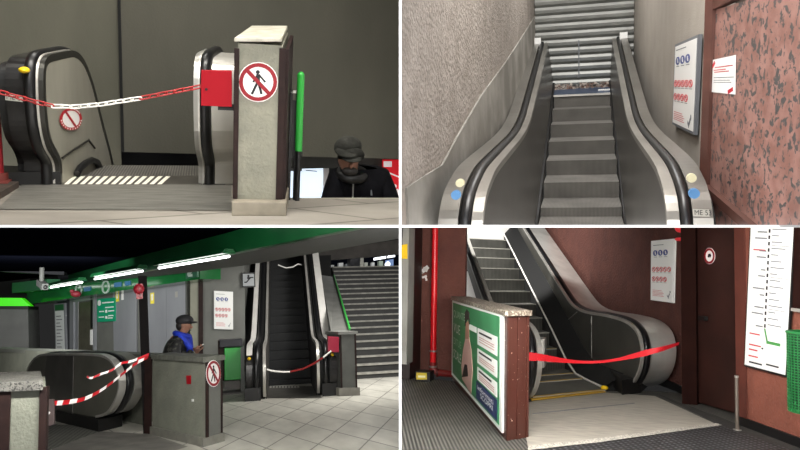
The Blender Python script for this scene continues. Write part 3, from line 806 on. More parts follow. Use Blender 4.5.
for sg in (-1, 1):
    ix = .535 if sg < 0 else .412; sx = .44 if sg < 0 else .372
    b2 = Balu(e2, V(sg * ix, 0, 0), V(0, 1, 0), V(sg, 0, 0), prof)
    # leaning inner panel from the rim down to the step edge
    mb = MB(); k0 = len(prof)
    top = [b2.P(a + n.x * -.01, z + n.y * -.01, .0) for (a, z), n in zip(prof, b2.nr)]
    bot = []
    for (a, z), n in zip(prof, b2.nr):
        zz = -.2 if a < 6.9 else -.2 + (a - 6.9) * .285
        a2 = max(a, 4.15)
        bot.append(V(sg * (sx + .004), a2, min(zz + .12, z - .02)))
    for i in range(len(top) - 1): mb.add([top[i], top[i + 1], bot[i + 1], bot[i]], [[0, 1, 2, 3]])
    e2.part('inner_panel', mb, inner2)
    mb = MB(); bb = [V(sg * (sx + .006), 4.3, -.3), V(sg * (sx + .006), 7.0, .06), V(sg * (sx + .006), 11.4, 1.32)]
    mb.loft([[p + V(-sg * .008, 0, 0), p + V(-sg * .008, 0, .05), p + V(sg * .03, 0, .05), p + V(sg * .03, 0, -.1)] for p in bb], sm=False); e2.part('skirt_strip', mb, M['black'])
    b2.plate('balustrade_core', M['groove'], [(11.45, .9), (4.2, -.6)], .02, .23, off=-.03)
    b2.band('inner_rim', rim2, -.005, .055, -.03, .012)
    b2.rail('handrail', M['rubber'], .06, .122 if sg < 0 else .112, -.02, .034)
    b2.band('outer_deck', outr, .127 if sg < 0 else .116, .235 if sg < 0 else .21, -.05, .03)
    # bright strips and white caps drawn in as daylight on the top ends
    mb = MB(); w = b2.P(11.42, 1.93, .0); mb.box(w - V(0, 0, .78), V(sg * .02, 0, 0), V(0, .03, 0), V(0, 0, .8)); e2.part('daylight_strip', mb, M['steelbright'])
    mb = MB(); w = b2.P(11.2, 1.9, .1); mb.box(w, V(sg * .11, 0, 0), V(0, .03, 0), V(0, 0, .14)); e2.part('daylight_cap', mb, M['paper'])
    for (pxy, col, rr) in (((460, 183) if sg < 0 else (691.5, 178), None, .022), ((456, 195) if sg < 0 else (694, 193.5), 1, .025)):
        px_, py_ = pxy
        D_ = (3.66 if py_ > 188 else 3.72)
        w = R.at(px_, py_, D_)
        mb = MB(); seg = 20
        q = [w + V(rr * 1.05 * math.cos(2 * PI * k / seg), -.01, rr * math.sin(2 * PI * k / seg)) for k in range(seg)]
        mb.ext(q, V(0, .03, 0)); e2.part('round_label', mb, mat('label blue', '#4f7fae', .5) if col else mat('label ivory', '#cfc9a6', .5))
Pn = Patch.D(R, 3.58, (692.5, 209), (709, 209.5), (709.5, 216.5), (693, 216)); mb = MB(); Pn.quad(mb, 0, 0, 1, 1, 0, .006); pn = e2.part('number_plate', mb, lab_m)
text_on(e2, Pn, 'ME 53', .1, .2, .025, M['ink'], n=.008, width=.075, parent=pn)

# ---- notice board and paper notice on the right wall
WR = V(.82, 4.42, 0); WRd = V(.725, 11.6, 0) - WR; nr_ = V(-WRd.y, WRd.x, 0).normalized(); nr_ = nr_ if nr_.x < 0 else -nr_
Pb = Patch.px(R, WR + nr_ * .01, nr_, (678, 44.5), (702.5, 34), (698, 135), (675, 124))
notice_board(R, Pb, 'tall framed white notice board of round pictograms on the beige wall above the escalator', M, M['inkgrey'])
Pn = Patch.px(R, G0 + ng * .004, ng, (712.5, 60), (736, 55), (735.5, 94.5), (712, 92))
t = Thing(R, 'paper_notice', 'white paper notice with red and grey lines on the pink granite', 'notice', Pn.P(.5, 0))
mb = MB(); Pn.quad(mb, 0, 0, 1, 1, 0, .003); t.part('sheet', mb, M['paper'])
mb = MB()
for v, a, b in ((.74, .14, .9), (.66, .1, .62), (.6, .12, .75)): Pn.quad(mb, a, v, b, v + .022, .003, .004)
Pn.bar(mb, .72, .04, .92, .14, .02, .003, .004); Pn.bar(mb, .03, .78, .14, .92, .02, .003, .004)
t.part('red_print', mb, M['signred'])
mb = MB()
for v, a, b in ((.44, .1, .95), (.36, .1, .8), (.3, .1, .85)): Pn.quad(mb, a, v, b, v + .014, .003, .004)
t.part('grey_print', mb, M['inkgrey'])
# ================================================================== ROOM 3 (lower left): dark mezzanine with green beam
r3 = Room(200, 315, 1.5)
R = r3
tile3 = mat_uvgrid('grey floor tiles', '#c9c6bc', '#bdbab0', '#6a665f', .8, .8, .016, .42, 2.2, .2)
grey3 = mat('grey painted wall', '#5b5c58', .7, 0, '#676863', 2, bump=.2, bscale=40)
stucco3 = mat('grey green stucco', '#6b6d62', .85, 0, '#7b7d70', 4, (1, 1, 1), .3, .7, bump=.7, bscale=34)
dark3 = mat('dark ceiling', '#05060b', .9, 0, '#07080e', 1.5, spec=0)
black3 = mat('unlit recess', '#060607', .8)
green3 = mat('green beam enamel', '#14532c', .3, .1, '#0f4424', 1.2)
green3b = mat('green fascia enamel', '#1a6a36', .14, 0, '#155529', 1.2)
soff3 = mat('grey soffit', '#4b4c49', .7, 0, '#4e4f4c', 3)
tubeglow = mat('lit tube', '#ffffff', .4, emit=6)
lift_m = mat('lift steel', '#8b8d92', .36, .3, '#9a9ca1', 1.5, (1, 1, .2))
d2 = R.dir(-75); e2_ = R.dir(500)
mb = MB(); mb.poly([R.at(-80, 500, 0.1) * 0 + V(R.fl(-90, 455).x, R.fl(0, 455).y, 0), R.fl(401, 455), R.fl(401, 352), R.fl(-90, 352)])
fu = R.dir(500); fv = V(-fu.y, fu.x, 0)
def uv3(p):
    # skewed tile grid: solve p = a*e2 + b*d2
    det = e2_.x * d2.y - e2_.y * d2.x
    return ((p.x * d2.y - p.y * d2.x) / det, (e2_.x * p.y - e2_.y * p.x) / det)
struct(R, 'floor', mb, tile3, uvf=uv3)

# back wall with the lift, from the grey column leftwards
WA, WB = R.at(192.5, 315, 15.0), R.at(-60, 315, 24.5); WA.z = WB.z = 0
nw = V(-(WB - WA).y, (WB - WA).x, 0).normalized(); nw = nw if nw.y < 0 else -nw
def onwall(px, py=315): return R.pl(px, py, WA, nw)
def wseg(name, px0, px1, m, top=3.3, fwd=0, z0=0, structure=True):
    a, b = onwall(px0), onwall(px1); a.z = b.z = 0
    mb = MB(); mb.up([a + nw * fwd, b + nw * fwd, b - nw * .15, a - nw * .15], z0, top)
    return struct(R, name, mb, m)
beige3 = mat('beige wall panel', '#77776a', .7, 0, '#828274', 3)
wseg('wall_back', 192.5, 186, beige3)
wseg('wall_back', 186, 72, grey3)
wseg('wall_back', 57, 72, mat('dark grey jamb', '#33353a', .6))
wseg('wall_back', -60, 29, mat('far grey wall', '#3d3e3d', .7))
a, b = onwall(24) - nw * 3.5, onwall(62) - nw * 3.5; a.z = b.z = 0
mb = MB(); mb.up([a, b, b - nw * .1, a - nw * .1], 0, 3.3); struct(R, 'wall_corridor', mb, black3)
mb = MB(); q = onwall(47.5) - nw * 1.5; mb.tube([V(q.x, q.y, 0), V(q.x, q.y, 3)], .05, 8); struct(R, 'trim_1', mb, soff3)
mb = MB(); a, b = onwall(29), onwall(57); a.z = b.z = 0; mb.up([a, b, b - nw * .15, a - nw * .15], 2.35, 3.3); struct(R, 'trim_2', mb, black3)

# lift landing: steel panels, frame, recess
def wp(tl, tr, br, bl, off=0): return Patch.px(R, WA + nw * (.01 + off), nw, tl, tr, br, bl)
P_ = wp((114, 291), (137.5, 287), (137.5, 356), (115, 356))
t = Thing(R, 'lift_panel', 'tall brushed steel lift panel left of the dark brown post', 'lift panel', P_.P(.5, 0))
mb = MB(); P_.quad(mb, 0, 0, 1, 1, 0, .03); t.part('panel', mb, lift_m)
def picto(t, P_, u, v, w, h):
    mb = MB(); P_.quad(mb, u - w, v - h, u + w, v + h, .03, .034); p = t.part('yellow_sticker', mb, mat('yellow sticker', '#e8d64a', .5))
    mb = MB(); P_.disc(mb, u, v + h * .5, .035, .034, .036, 10); P_.bar(mb, u, v + h * .3, u, v - h * .4, .05, .034, .036); t.part('figure', mb, M['paper'], p)
picto(t, P_, .2, .9, .07, .075)
mb = MB(); P_.quad(mb, .37, .84, .47, .95, .03, .032); t.part('notice_sticker', mb, M['paper'])
P_ = wp((147, 287.5), (189.5, 281), (190, 356), (147.5, 356))
t = Thing(R, 'lift_panel', 'wide brushed steel lift panel right of the dark brown post, behind the person', 'lift panel', P_.P(.5, 0))
mb = MB(); P_.quad(mb, 0, 0, .49, 1, 0, .03); P_.quad(mb, .494, 0, .96, 1, 0, .03); t.part('panel', mb, lift_m)
mb = MB(); P_.quad(mb, .96, 0, 1, 1, 0, .06); t.part('edge_strip', mb, soff3)
picto(t, P_, .16, .83, .045, .08)
mb = MB(); P_.quad(mb, .70, .80, .76, .88, .03, .032); t.part('notice_sticker', mb, M['steelbright'])
# lift door opening with frame
P_ = wp((72, 297), (97, 293), (97, 356), (72, 356))
t = Thing(R, 'lift_door', 'lift doorway with a pale steel frame beside the green direction sign', 'lift door', P_.P(.5, 0))
mb = MB(); P_.quad(mb, .3, 0, .93, .88, 0, .02); t.part('door_leaf', mb, mat('lift door bronze', '#6d6b5c', .4, .5, '#5c5a4e', 4))
mb = MB(); P_.quad(mb, 0, 0, .16, .93, 0, .06); P_.quad(mb, .16, 0, .3, .93, 0, .035); P_.quad(mb, 0, .9, 1, 1, 0, .06); P_.quad(mb, .93, 0, 1, .93, 0, .06); t.part('frame', mb, lift_m)
mb = MB(); P_.quad(mb, .84, .18, .92, .42, .03, .07); t.part('call_panel', mb, M['paper'])
mb = MB(); P_.quad(mb, .84, .45, .92, .95, .03, .06); t.part('button_strip', mb, M['black'])
# direction sign
P_ = wp((98, 299), (116, 297.5), (116, 321), (98, 322), .03)
t = Thing(R, 'direction_sign', 'green direction sign with white lines on the wall beside the lift', 'sign', P_.P(.5, 0))
mb = MB(); P_.quad(mb, 0, 0, 1, 1, -.02, .02); t.part('panel', mb, mat('sign green', '#0f8a63', .45, emit=.12))
mb = MB(); P_.disc(mb, .12, .82, .07, .02, .024, 10); P_.quad(mb, .28, .79, .92, .84, .02, .024)
for v, a, b in ((.58, .46, .92), (.42, .12, .38), (.42, .62, .95), (.18, .1, .38), (.22, .62, .9), (.12, .6, .86)): P_.quad(mb, a, v, b, v + .045, .02, .024)
P_.quad(mb, .46, .38, .56, .5, .02, .024); P_.quad(mb, .46, .12, .56, .24, .02, .024)
t.part('white_print', mb, M['paper'])
# info board left of the lift
P_ = wp((56, 304), (66.5, 303), (68, 356), (57.5, 356))
t = Thing(R, 'timetable_board', 'tall pale timetable board with a green heading left of the lift', 'notice board', P_.P(.5, 0))
mb = MB(); P_.quad(mb, 0, 0, 1, 1, 0, .05); t.part('frame', mb, lift_m)
mb = MB(); P_.quad(mb, .1, .02, .9, .86, .05, .055); t.part('sheet', mb, mat('sheet grey', '#e6e9e9', .5))
mb = MB(); P_.quad(mb, .1, .87, .9, .98, .05, .055); t.part('heading', mb, mat('heading green', '#2c6a3e', .5))
mb = MB()
for k in range(11): P_.quad(mb, .2, .1 + k * .065, .75 - .1 * (k % 3), .115 + k * .065, .055, .058)
t.parts('printed_line', mb, M['inkgrey'])
# grey booth at the left edge with green band
DB = 18.5
P_ = Patch.D(R, DB, (-40, 309), (28, 309.5), (29, 356), (-40, 356))
t = Thing(R, 'ticket_booth', 'grey booth with a bright lime green lit band at the left edge', 'booth', P_.P(.5, 0))
mb = MB(); P_.quad(mb, 0, 0, 1, 1, -1.2, 0); t.part('body', mb, mat('booth grey', '#6a6b69', .6, 0, '#5e5f5d', 2))
mb = MB(); Pb = Patch.D(R, DB, (-40, 297.5), (22, 298), (31, 306), (-40, 306)); Pb.quad(mb, 0, 0, 1, 1, -.3, .05); t.part('lit_band', mb, mat('lit lime green', '#3fd012', .4, emit=.75))
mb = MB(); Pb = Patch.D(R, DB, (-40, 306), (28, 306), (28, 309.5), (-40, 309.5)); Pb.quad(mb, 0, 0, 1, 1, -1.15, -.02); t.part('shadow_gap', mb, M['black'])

# grey column with notice, dark edge line
CA, CB = R.fl(191, 385), R.fl(245, 383)
CA = V(CA.x, 14.95, 0); CB = V(R.at(245, 315, 14.95).x, 14.95, 0)
mb = MB(); A2 = V(R.at(203, 315, 14.95).x, 14.95, 0)
mb.up([A2, CB, CB + V(0, 1.2, 0), A2 + V(0, 1.2, 0)], 0, 3.4); struct(R, 'wall_column', mb, grey3)
mb = MB(); mb.up([CA, A2 - V(.03, 0, 0), A2 + V(-.03, .5, 0), CA + V(0, .5, 0)], 0, 3.4); struct(R, 'wall_pier', mb, beige3)
mb = MB(); mb.up([A2 - V(.09, .02, 0), A2 + V(.0, -.02, 0), A2 + V(0, .06, 0), A2 + V(-.09, .06, 0)], 0, 3.3); struct(R, 'trim_3', mb, M['brown'])
Pb = Patch.D(R, 14.93, (214, 290.8), (233, 291.8), (233, 329.5), (214, 329))
notice_board(R, Pb, 'small white notice board of pictograms on the grey column above the litter bin', M, M['paper'], .02)

# dark wall left of the escalator, and back wall between escalator and column
wall(R, 'wall_left', V(R.at(244, 315, 15.9).x, 15.9, 0), V(R.at(262, 315, 24).x, 24, 0), 0, 4.2, grey3)

# ---- centre escalator
ax = R.dir(279)
tl_, tr_ = R.fl(271, 386), R.fl(310, 386)
ln = V(1, 0, 0)
c3 = (tl_ + tr_) / 2
e3 = Thing(R, 'escalator', 'dark stopped escalator rising behind the hanging chain beside the stone stairs', 'escalator', c3)
dk = mat_ridge('dark step riser', '#0c0d0e', '#191b1c', 20, 'X', uv=False)
dkt = mat('dark step tread', '#18191b', .6, .1)
hw = (tr_ - tl_).length / 2
noses = [(.25 + .33 * k, .10 + .185 * k) for k in range(17)]
steps(e3, c3, ax, ln, -hw, hw, noses, .185, .34, dkt, dk, None)
mb = MB(); q = ((250, 398), (322, 398), (312, 386), (262, 386)); mb.prism([R.fl(*p, -.02) for p in q], [R.fl(*p, .006) for p in q]); e3.part('landing_plate', mb, mat('dark floor plate', '#5c5a55', .5, .4, '#4c4a46', 5))
for k in range(12):
    a_ = R.fl(263.5 + k * 3.1, 388, .007); mb = MB(); mb.box(a_, V(.035, 0, 0), ax * .3, V(0, 0, .01)); e3.part('comb_tooth', mb, M['steelbright'])
base = [(-1.95, .05), (-2.05, .2), (-2.1, .42), (-2.07, .66), (-1.95, .84), (-1.75, .92), (-1.4, .95), (-.6, .96), (-.1, 1.0), (.4, 1.16), (1.0, 1.47), (2.0, 2.03), (5.4, 3.94)]
prof3 = smooth_prof(base, 4)
glare3 = mat('deck steel with glare', '#efece6', .35, .15, '#dedbd4', 4, (1, .3, 1))  # near-white base puts the glare into the deck colour
for sg in (-1, 1):
    b3 = Balu(e3, c3 + ln * sg * (hw + .10), ax, ln * sg, prof3)
    b3.plate('inner_panel', M['steeldark'] if sg < 0 else M['black'], [(5.4, 2.9), (.3, .0), (-1.9, .0)], -.1, -.08, off=-.06)
    b3.plate('balustrade_core', M['groove'], [(5.4, 2.9), (.3, .0), (-1.9, .0)], -.07, .25, off=-.03)
    b3.band('inner_rim', M['steelbright'], -.09, -.04, -.05, .012)
    b3.rail('handrail', M['rubber'], .03, .11, -.02, .05)
    b3.band('outer_deck', glare3, .14, .30 if sg > 0 else .24, -.05, .02, i0=14)
    b3.band('newel_cladding', clad, .14, .30 if sg > 0 else .24, -.05, .02, i1=15)
    mb = MB(); w = c3 + ln * sg * (hw + .02) ; mb.loft([[w + ax * a_ + V(0, 0, z), w + ax * a_ + V(0, 0, z + .06), w + ax * a_ + ln * sg * .03 + V(0, 0, z + .06), w + ax * a_ + ln * sg * .03 + V(0, 0, z)] for a_, z in ((-.1, .12), (.3, .2), (5.2, 2.95))], sm=False)
    e3.part('skirt_strip', mb, M['steel'])
    mb = MB(); w = b3.P(-2.12, .0, .0); mb.box(w, ln * sg * .27, ax * .5, V(0, 0, .22)); e3.part('skirt_base', mb, M['black'])
    mb = MB(); w = b3.P(-2.1, .72, .19); mb.ball(w, .03, .02, .03, 10, 6); e3.part('signal_lamp', mb, M['yellow'])
# hanging chain
cp_ = [R.at(258, 365, 12.9), R.at(262, 368.2, 12.8), R.at(272, 371, 12.8), R.at(283, 372, 12.75), R.at(290, 371.8, 12.75), R.at(303, 369, 12.6), R.at(315, 363, 12.4), R.at(323, 357.5, 12.3), R.at(331, 351, 12.3)]
t = Thing(R, 'chain', 'thin red and white chain sagging across the foot of the dark escalator', 'chain', cp_[4])
for i0, i1, c in ((0, 2, 'chainred'), (1, 5, 'chainwhite'), (4, 8, 'chainred'), (7, 9, 'chainwhite')):
    if i1 - i0 < 2: continue
    mb = MB(); mb.tube(cp_[i0:i1], .017, 6); t.part('%s_length' % ('red' if 'red' in c else 'white'), mb, M[c])
tc_ = [R.at(298, 368 - 3.5 * math.sin(0), 12.9)]
# chain closing the head of the escalator
q = [R.at(278, 265, 18.2), R.at(286, 268, 18.2), R.at(293, 267, 18.2), R.at(298, 264, 18.2), R.at(302, 265, 18.2)]
mb = MB(); mb.tube(q, .018, 6); solo(R, 'chain', mb, M['chainwhite'], 'short pale chain across the head of the dark escalator', 'chain')

# pillar with red box, right of the escalator
PF0, PF1 = R.fl(341, 396), R.fl(357.5, 395.5)
PB0 = R.fl(331.5, 389)
side = PB0 - PF0; side = V(-.12, .62, 0)
t = Thing(R, 'barrier_pillar', 'plain grey square pillar between the dark escalator and the stone stairs', 'pillar', PF0)
zt = R.hz(PF0, 334.5)
mb = MB(); mb.up([PF0, PF1, PF1 + side, PF0 + side], .14, zt); t.part('body', mb, mat('dark grey pillar', '#4a4b48', .7, 0, '#555652', 4, bump=.3, bscale=40))
mb = MB(); o_ = V(-.03, -.03, 0); mb.up([PF0 + o_, PF1 + V(.03, -.03, 0), PF1 + side + V(.03, 0, 0), PF0 + side + V(-.03, 0, 0)], zt, zt + .05); t.part('cap', mb, mat('pillar cap', '#6a6a66', .6))
mb = MB(); mb.up([PF0 + V(-.04, -.03, 0), PF1 + V(.04, -.03, 0), PF1 + side + V(.04, 0, 0), PF0 + side + V(-.04, 0, 0)], 0, .14); t.part('plinth', mb, mat('pillar plinth', '#7f7c74', .6, 0, '#6f6c65', 6))
for p in (PF0 + V(.0, -.012, 0), PF1 + V(-.03, -.012, 0)):
    mb = MB(); mb.up([p, p + V(.03, 0, 0), p + V(.03, .012, 0), p + V(0, .012, 0)], .14, zt); t.part('corner_strip', mb, M['brown'])
Pb = Patch.D(R, PF0.y - .04, (328, 336.5), (339, 337), (339, 352.5), (328, 352))
t = Thing(R, 'key_box', 'dark red metal box on the side of the grey pillar holding the chain', 'box', Pb.P(.5, 0))
mb = MB(); Pb.quad(mb, 0, 0, 1, 1, -.12, 0); t.part('housing', mb, mat('crimson paint', '#8e1230', .4), bevel=.008)
mb = MB(); Pb.quad(mb, .6, -.25, .9, .0, -.1, -.04); t.part('bracket', mb, M['black'])
# sloping parapet with green rail between escalator and stairs
pd = 13.3
q = [R.at(331.5, 333.5, pd), R.at(349.5, 331.5, pd), R.at(334, 277, 20.5), R.at(321, 275, 20.5)]
t = Thing(R, 'parapet', 'sloping grey parapet between the escalator and the stone stairs with a green edge rail', 'parapet', V(q[0].x, q[0].y, 0))
mb = MB(); mb.prism([V(p.x, p.y, max(0, p.z - 1.2)) for p in q], q); t.part('body', mb, mat('parapet grey', '#6c6c68', .6, 0, '#5e5e5a', 3))
mb = MB(); mb.tube([q[1] + V(.0, -.02, .05), q[2] + V(.0, 0, .05)], .022, 8); t.part('green_rail', mb, mat('green rail', '#2f9a3c', .4))

# stone stairs on the right
st_m = mat('dark stone riser', '#222221', .6, 0, '#2b2b29', 5); tr_m = mat('stone tread', '#4a4945', .55); no_m = mat('pale worn nosing', '#9a988f', .5, 0, '#7d7b74', 8)
stt = Thing(R, 'staircase', 'wide stone staircase with pale nosings rising at the right', 'staircase', R.fl(380, 384))
x_r = 401
for k in range(19):
    D_ = 15.2 + .41 * k; z = .12 + .155 * k
    f = k / 18
    xl = R.at(lerp(352, 333.5, f), 315, D_).x; xr = R.at(x_r, 315, D_).x
    mb = MB(); mb.prism([V(xl, D_, max(0, z - .17)), V(xr, D_, max(0, z - .17)), V(xr, D_ + .46, max(0, z - .17)), V(xl, D_ + .46, max(0, z - .17))], [V(xl, D_, z), V(xr, D_, z), V(xr, D_ + .46, z), V(xl, D_ + .46, z)])
    s_o = stt.part('step', mb, st_m)
    mb = MB(); mb.box(V(xl, D_ - .025, z - .03), V(xr - xl, 0, 0), V(0, .2, 0), V(0, 0, .04)); stt.part('nosing', mb, no_m, s_o)
# upper hall at the head of the stairs
zu = .12 + .155 * 18
mb = MB(); mb.poly([V(R.at(318, 315, 22.9).x, 22.9, zu), V(R.at(401, 315, 22.9).x, 22.9, zu), V(R.at(401, 315, 29).x, 29, zu), V(R.at(300, 315, 29).x, 29, zu)]); struct(R, 'floor_upper', mb, tile3, uvf=uv3)
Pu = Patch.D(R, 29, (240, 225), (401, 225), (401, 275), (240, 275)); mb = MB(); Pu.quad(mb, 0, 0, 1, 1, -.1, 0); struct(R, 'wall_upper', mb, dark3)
for (tl, tr, br, bl) in (((374, 258), (386, 256), (386, 258.3), (374, 260.3)), ((388, 255.8), (395, 254.4), (395, 256.7), (388, 258))):
    Pl = Patch.D(R, 27, tl, tr, br, bl); mb = MB(); Pl.quad(mb, 0, 0, 1, 1, -.06, 0)
    solo(R, 'tube_lamp', mb, mat('far lit tube', '#f4f8ff', .4, emit=1.6), 'longer left of two small white tube lamps above the stairs' if tl[0] < 380 else 'shorter right of two small white tube lamps above the stairs', 'lamp', 'tube lamps above the stairs')
Pl = Patch.D(R, 26.5, (385.5, 260.5), (393.5, 259), (393.5, 268.5), (385.5, 269)); t = Thing(R, 'lit_poster', 'blue and white lit poster in the hall above the stairs', 'poster', Pl.P(.5, 0))
mb = MB(); Pl.quad(mb, 0, 0, 1, 1, -.05, 0); t.part('panel', mb, mat('poster blue', '#4f6388', .5, emit=.5))
mb = MB(); Pl.bar(mb, .1, .6, .4, .75, .12, 0, .01); Pl.disc(mb, .25, .5, .12, 0, .01, 12); t.part('white_print', mb, mat('poster white', '#d9e2f4', .5, emit=.6))
Pl = Patch.D(R, 24.2, (361, 256), (363.6, 255), (363.4, 271), (360.4, 271)); mb = MB(); Pl.quad(mb, 0, 0, 1, 1, -.1, 0); solo(R, 'pole', mb, M['paper'], 'thin white pole at the head of the stairs', 'pole')
Pl = Patch.D(R, 25, (350.5, 255.5), (360.5, 254.5), (360.5, 272), (350.5, 272)); t = Thing(R, 'silhouette', 'dark kiosk left of the white pole at the head of the stairs', 'silhouette', Pl.P(.5, 0)); mb = MB(); Pl.quad(mb, 0, 0, 1, 1, -.6, 0); t.part('body', mb, mat('kiosk navy', '#12141f', .5)); mb = MB(); Pl.quad(mb, -.05, .92, 1.05, 1, -.62, .02); t.part('top', mb, M['black'])  # plain dark block standing for an unidentified dark shape
for i, (x, y, w_, h_, c) in enumerate(((332, 267, 4, 4, '#8b8d8f'), (341, 264, 4.5, 2.2, '#a9abac'), (343, 268, 3.6, 3, '#84868a'), (347, 267, 3, 6, '#55585c'), (366, 266, 3.5, 7, '#6d6f6a'), (373, 265, 3, 5, '#8b8d90'), (381, 264, 4, 6, '#707a72'))):
    Pl = Patch.D(R, 25.6 + .1 * i, (x - w_ / 2, y - h_ / 2), (x + w_ / 2, y - h_ / 2), (x + w_ / 2, 273), (x - w_ / 2, 273)); t = Thing(R, 'display_stand', ['pale display stand nearest the escalator head', 'low white topped display stand above the parapet', 'grey display stand beside the white topped one', 'dark grey display stand left of the navy kiosk', 'olive display stand right of the white pole', 'pale display stand under the longer tube lamp', 'greenish display stand left of the lit poster'][i], 'display stand', Pl.P(.5, 0), 'display stands above the stairs')
    mb = MB(); Pl.quad(mb, .2, 0, .8, .55, -.3, 0); t.part('stand', mb, M['black']); mb = MB(); Pl.quad(mb, 0, .5, 1, 1, -.25, .01); t.part('display', mb, mat('display %d' % i, c, .5, emit=.12))
# brown grey bulkhead over the stairs
Pl = Patch.D(R, 22.0, (319, 252), (401, 239), (401, 254), (319, 261)); mb = MB(); Pl.quad(mb, 0, 0, 1, 1, -.3, 0); struct(R, 'trim_4', mb, mat('brown grey bulkhead', '#4c4742', .7, 0, '#3b3733', 3))
Pl = Patch.D(R, 21.6, (244, 262), (326, 255), (326, 276), (311, 300)); mb = MB()
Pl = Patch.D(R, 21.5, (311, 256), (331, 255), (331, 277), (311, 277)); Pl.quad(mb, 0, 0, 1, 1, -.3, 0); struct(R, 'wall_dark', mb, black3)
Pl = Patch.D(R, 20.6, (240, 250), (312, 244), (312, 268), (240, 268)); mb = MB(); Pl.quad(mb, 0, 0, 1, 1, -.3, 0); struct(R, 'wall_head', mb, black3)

# escalator pictogram sign
Pl = Patch.D(R, 14.9, (241.5, 272.5), (255, 272.5), (255.5, 287), (242, 287.5))
t = Thing(R, 'escalator_sign', 'small square grey sign with an escalator symbol above the escalator', 'sign', Pl.P(.5, 0))
mb = MB(); Pl.quad(mb, 0, 0, 1, 1, -.06, 0); t.part('frame', mb, M['black'])
mb = MB(); Pl.quad(mb, .09, .09, .91, .91, 0, .006); t.part('face', mb, mat('sign grey', '#8d9092', .5, emit=.05))
mb = MB(); 
mb.ext([Pl.P(*q, .007) for q in ((.18, .3), (.36, .3), (.68, .62), (.86, .62), (.86, .7), (.64, .7), (.32, .38), (.18, .38))], Pl.n * .004); Pl.disc(mb, .5, .78, .05 * Pl.W * 1.6, .007, .011, 10); Pl.bar(mb, .5, .72, .5, .55, .05, .007, .011)
t.part('escalator_symbol', mb, M['ink'])

# ---- green beam and tubes
zb_ = 2.3
f0, f1 = R.fl(58, 288.6, zb_), R.fl(356, 228, zb_)
fd = (f1 - f0).normalized(); f1 = f1 + fd * 1.5; bn = V(-fd.y, fd.x, 0); bn = bn if bn.y > 0 else -bn
mb = MB(); mb.prism([f0, f1, f1 + bn * .12, f0 + bn * .12], [p + V(0, 0, .29) for p in (f0, f1, f1 + bn * .12, f0 + bn * .12)]); struct(R, 'trim_5', mb, green3)
s0, s1 = R.fl(245, 266, zb_), R.fl(402, 239, zb_)
mb = MB(); mb.prism([V(p.x, p.y, zb_ + .01) for p in (f0 + bn * .1, f1 + bn * .1, s1, s0)], [V(p.x, p.y, zb_ + .3) for p in (f0 + bn * .1, f1 + bn * .1, s1, s0)]); struct(R, 'ceiling_soffit', mb, soff3)
mb = MB(); zc_ = zb_ + .28
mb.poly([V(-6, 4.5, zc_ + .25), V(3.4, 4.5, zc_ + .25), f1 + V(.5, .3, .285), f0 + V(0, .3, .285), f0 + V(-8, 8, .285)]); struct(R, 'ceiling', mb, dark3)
# lower green fascia over the lift wall
P_ = wp((27, 289), (200, 266.5), (200, 279), (27, 304.5), .5)
mb = MB(); P_.quad(mb, 0, 0, 1, 1, -.5, 0); struct(R, 'trim_6', mb, green3b)
P_ = wp((12, 283), (47, 279), (47, 289), (12, 293), .9)
mb = MB(); P_.quad(mb, 0, 0, 1, 1, -.3, 0); struct(R, 'trim_7', mb, mat('pale green end', '#3f7d57', .4))
# small letters and route discs on the fascia
P_ = wp((27, 289), (200, 266.5), (200, 279), (27, 304.5), .5)
t = Thing(R, 'fascia_sign', 'faint sign with a round white ring on the green fascia above the lift', 'sign', P_.P(.5, .1))
mb = MB(); P_.ring(mb, .52, .42, .11, .15, 0, .02, 14); P_.ring(mb, .355, .45, .1, .14, 0, .02, 14); t.parts('white_ring', mb, mat('ring white', '#9fb3a6', .5))
mb = MB(); P_.quad(mb, .57, .3, .61, .62, 0, .02); P_.quad(mb, .63, .3, .66, .62, 0, .02); P_.quad(mb, .39, .3, .43, .6, 0, .02); t.parts('blue_mark', mb, mat('mark blue', '#2a5f86', .5))
P_2 = wp((186, 267), (198, 264.5), (198, 277), (186.5, 279), .53)
t = Thing(R, 'exit_sign', 'small green sign with a white diagonal arrow at the right end of the fascia', 'sign', P_2.P(.5, 0))
mb = MB(); P_2.quad(mb, 0, 0, 1, 1, -.02, .02); t.part('panel', mb, mat('exit green', '#0d5a3c', .4))
mb = MB(); P_2.bar(mb, .25, .25, .75, .8, .05, .02, .03); P_2.bar(mb, .25, .25, .28, .6, .05, .02, .03); P_2.bar(mb, .25, .25, .6, .22, .05, .02, .03); t.part('arrow', mb, mat('arrow white', '#b9c9c0', .5))
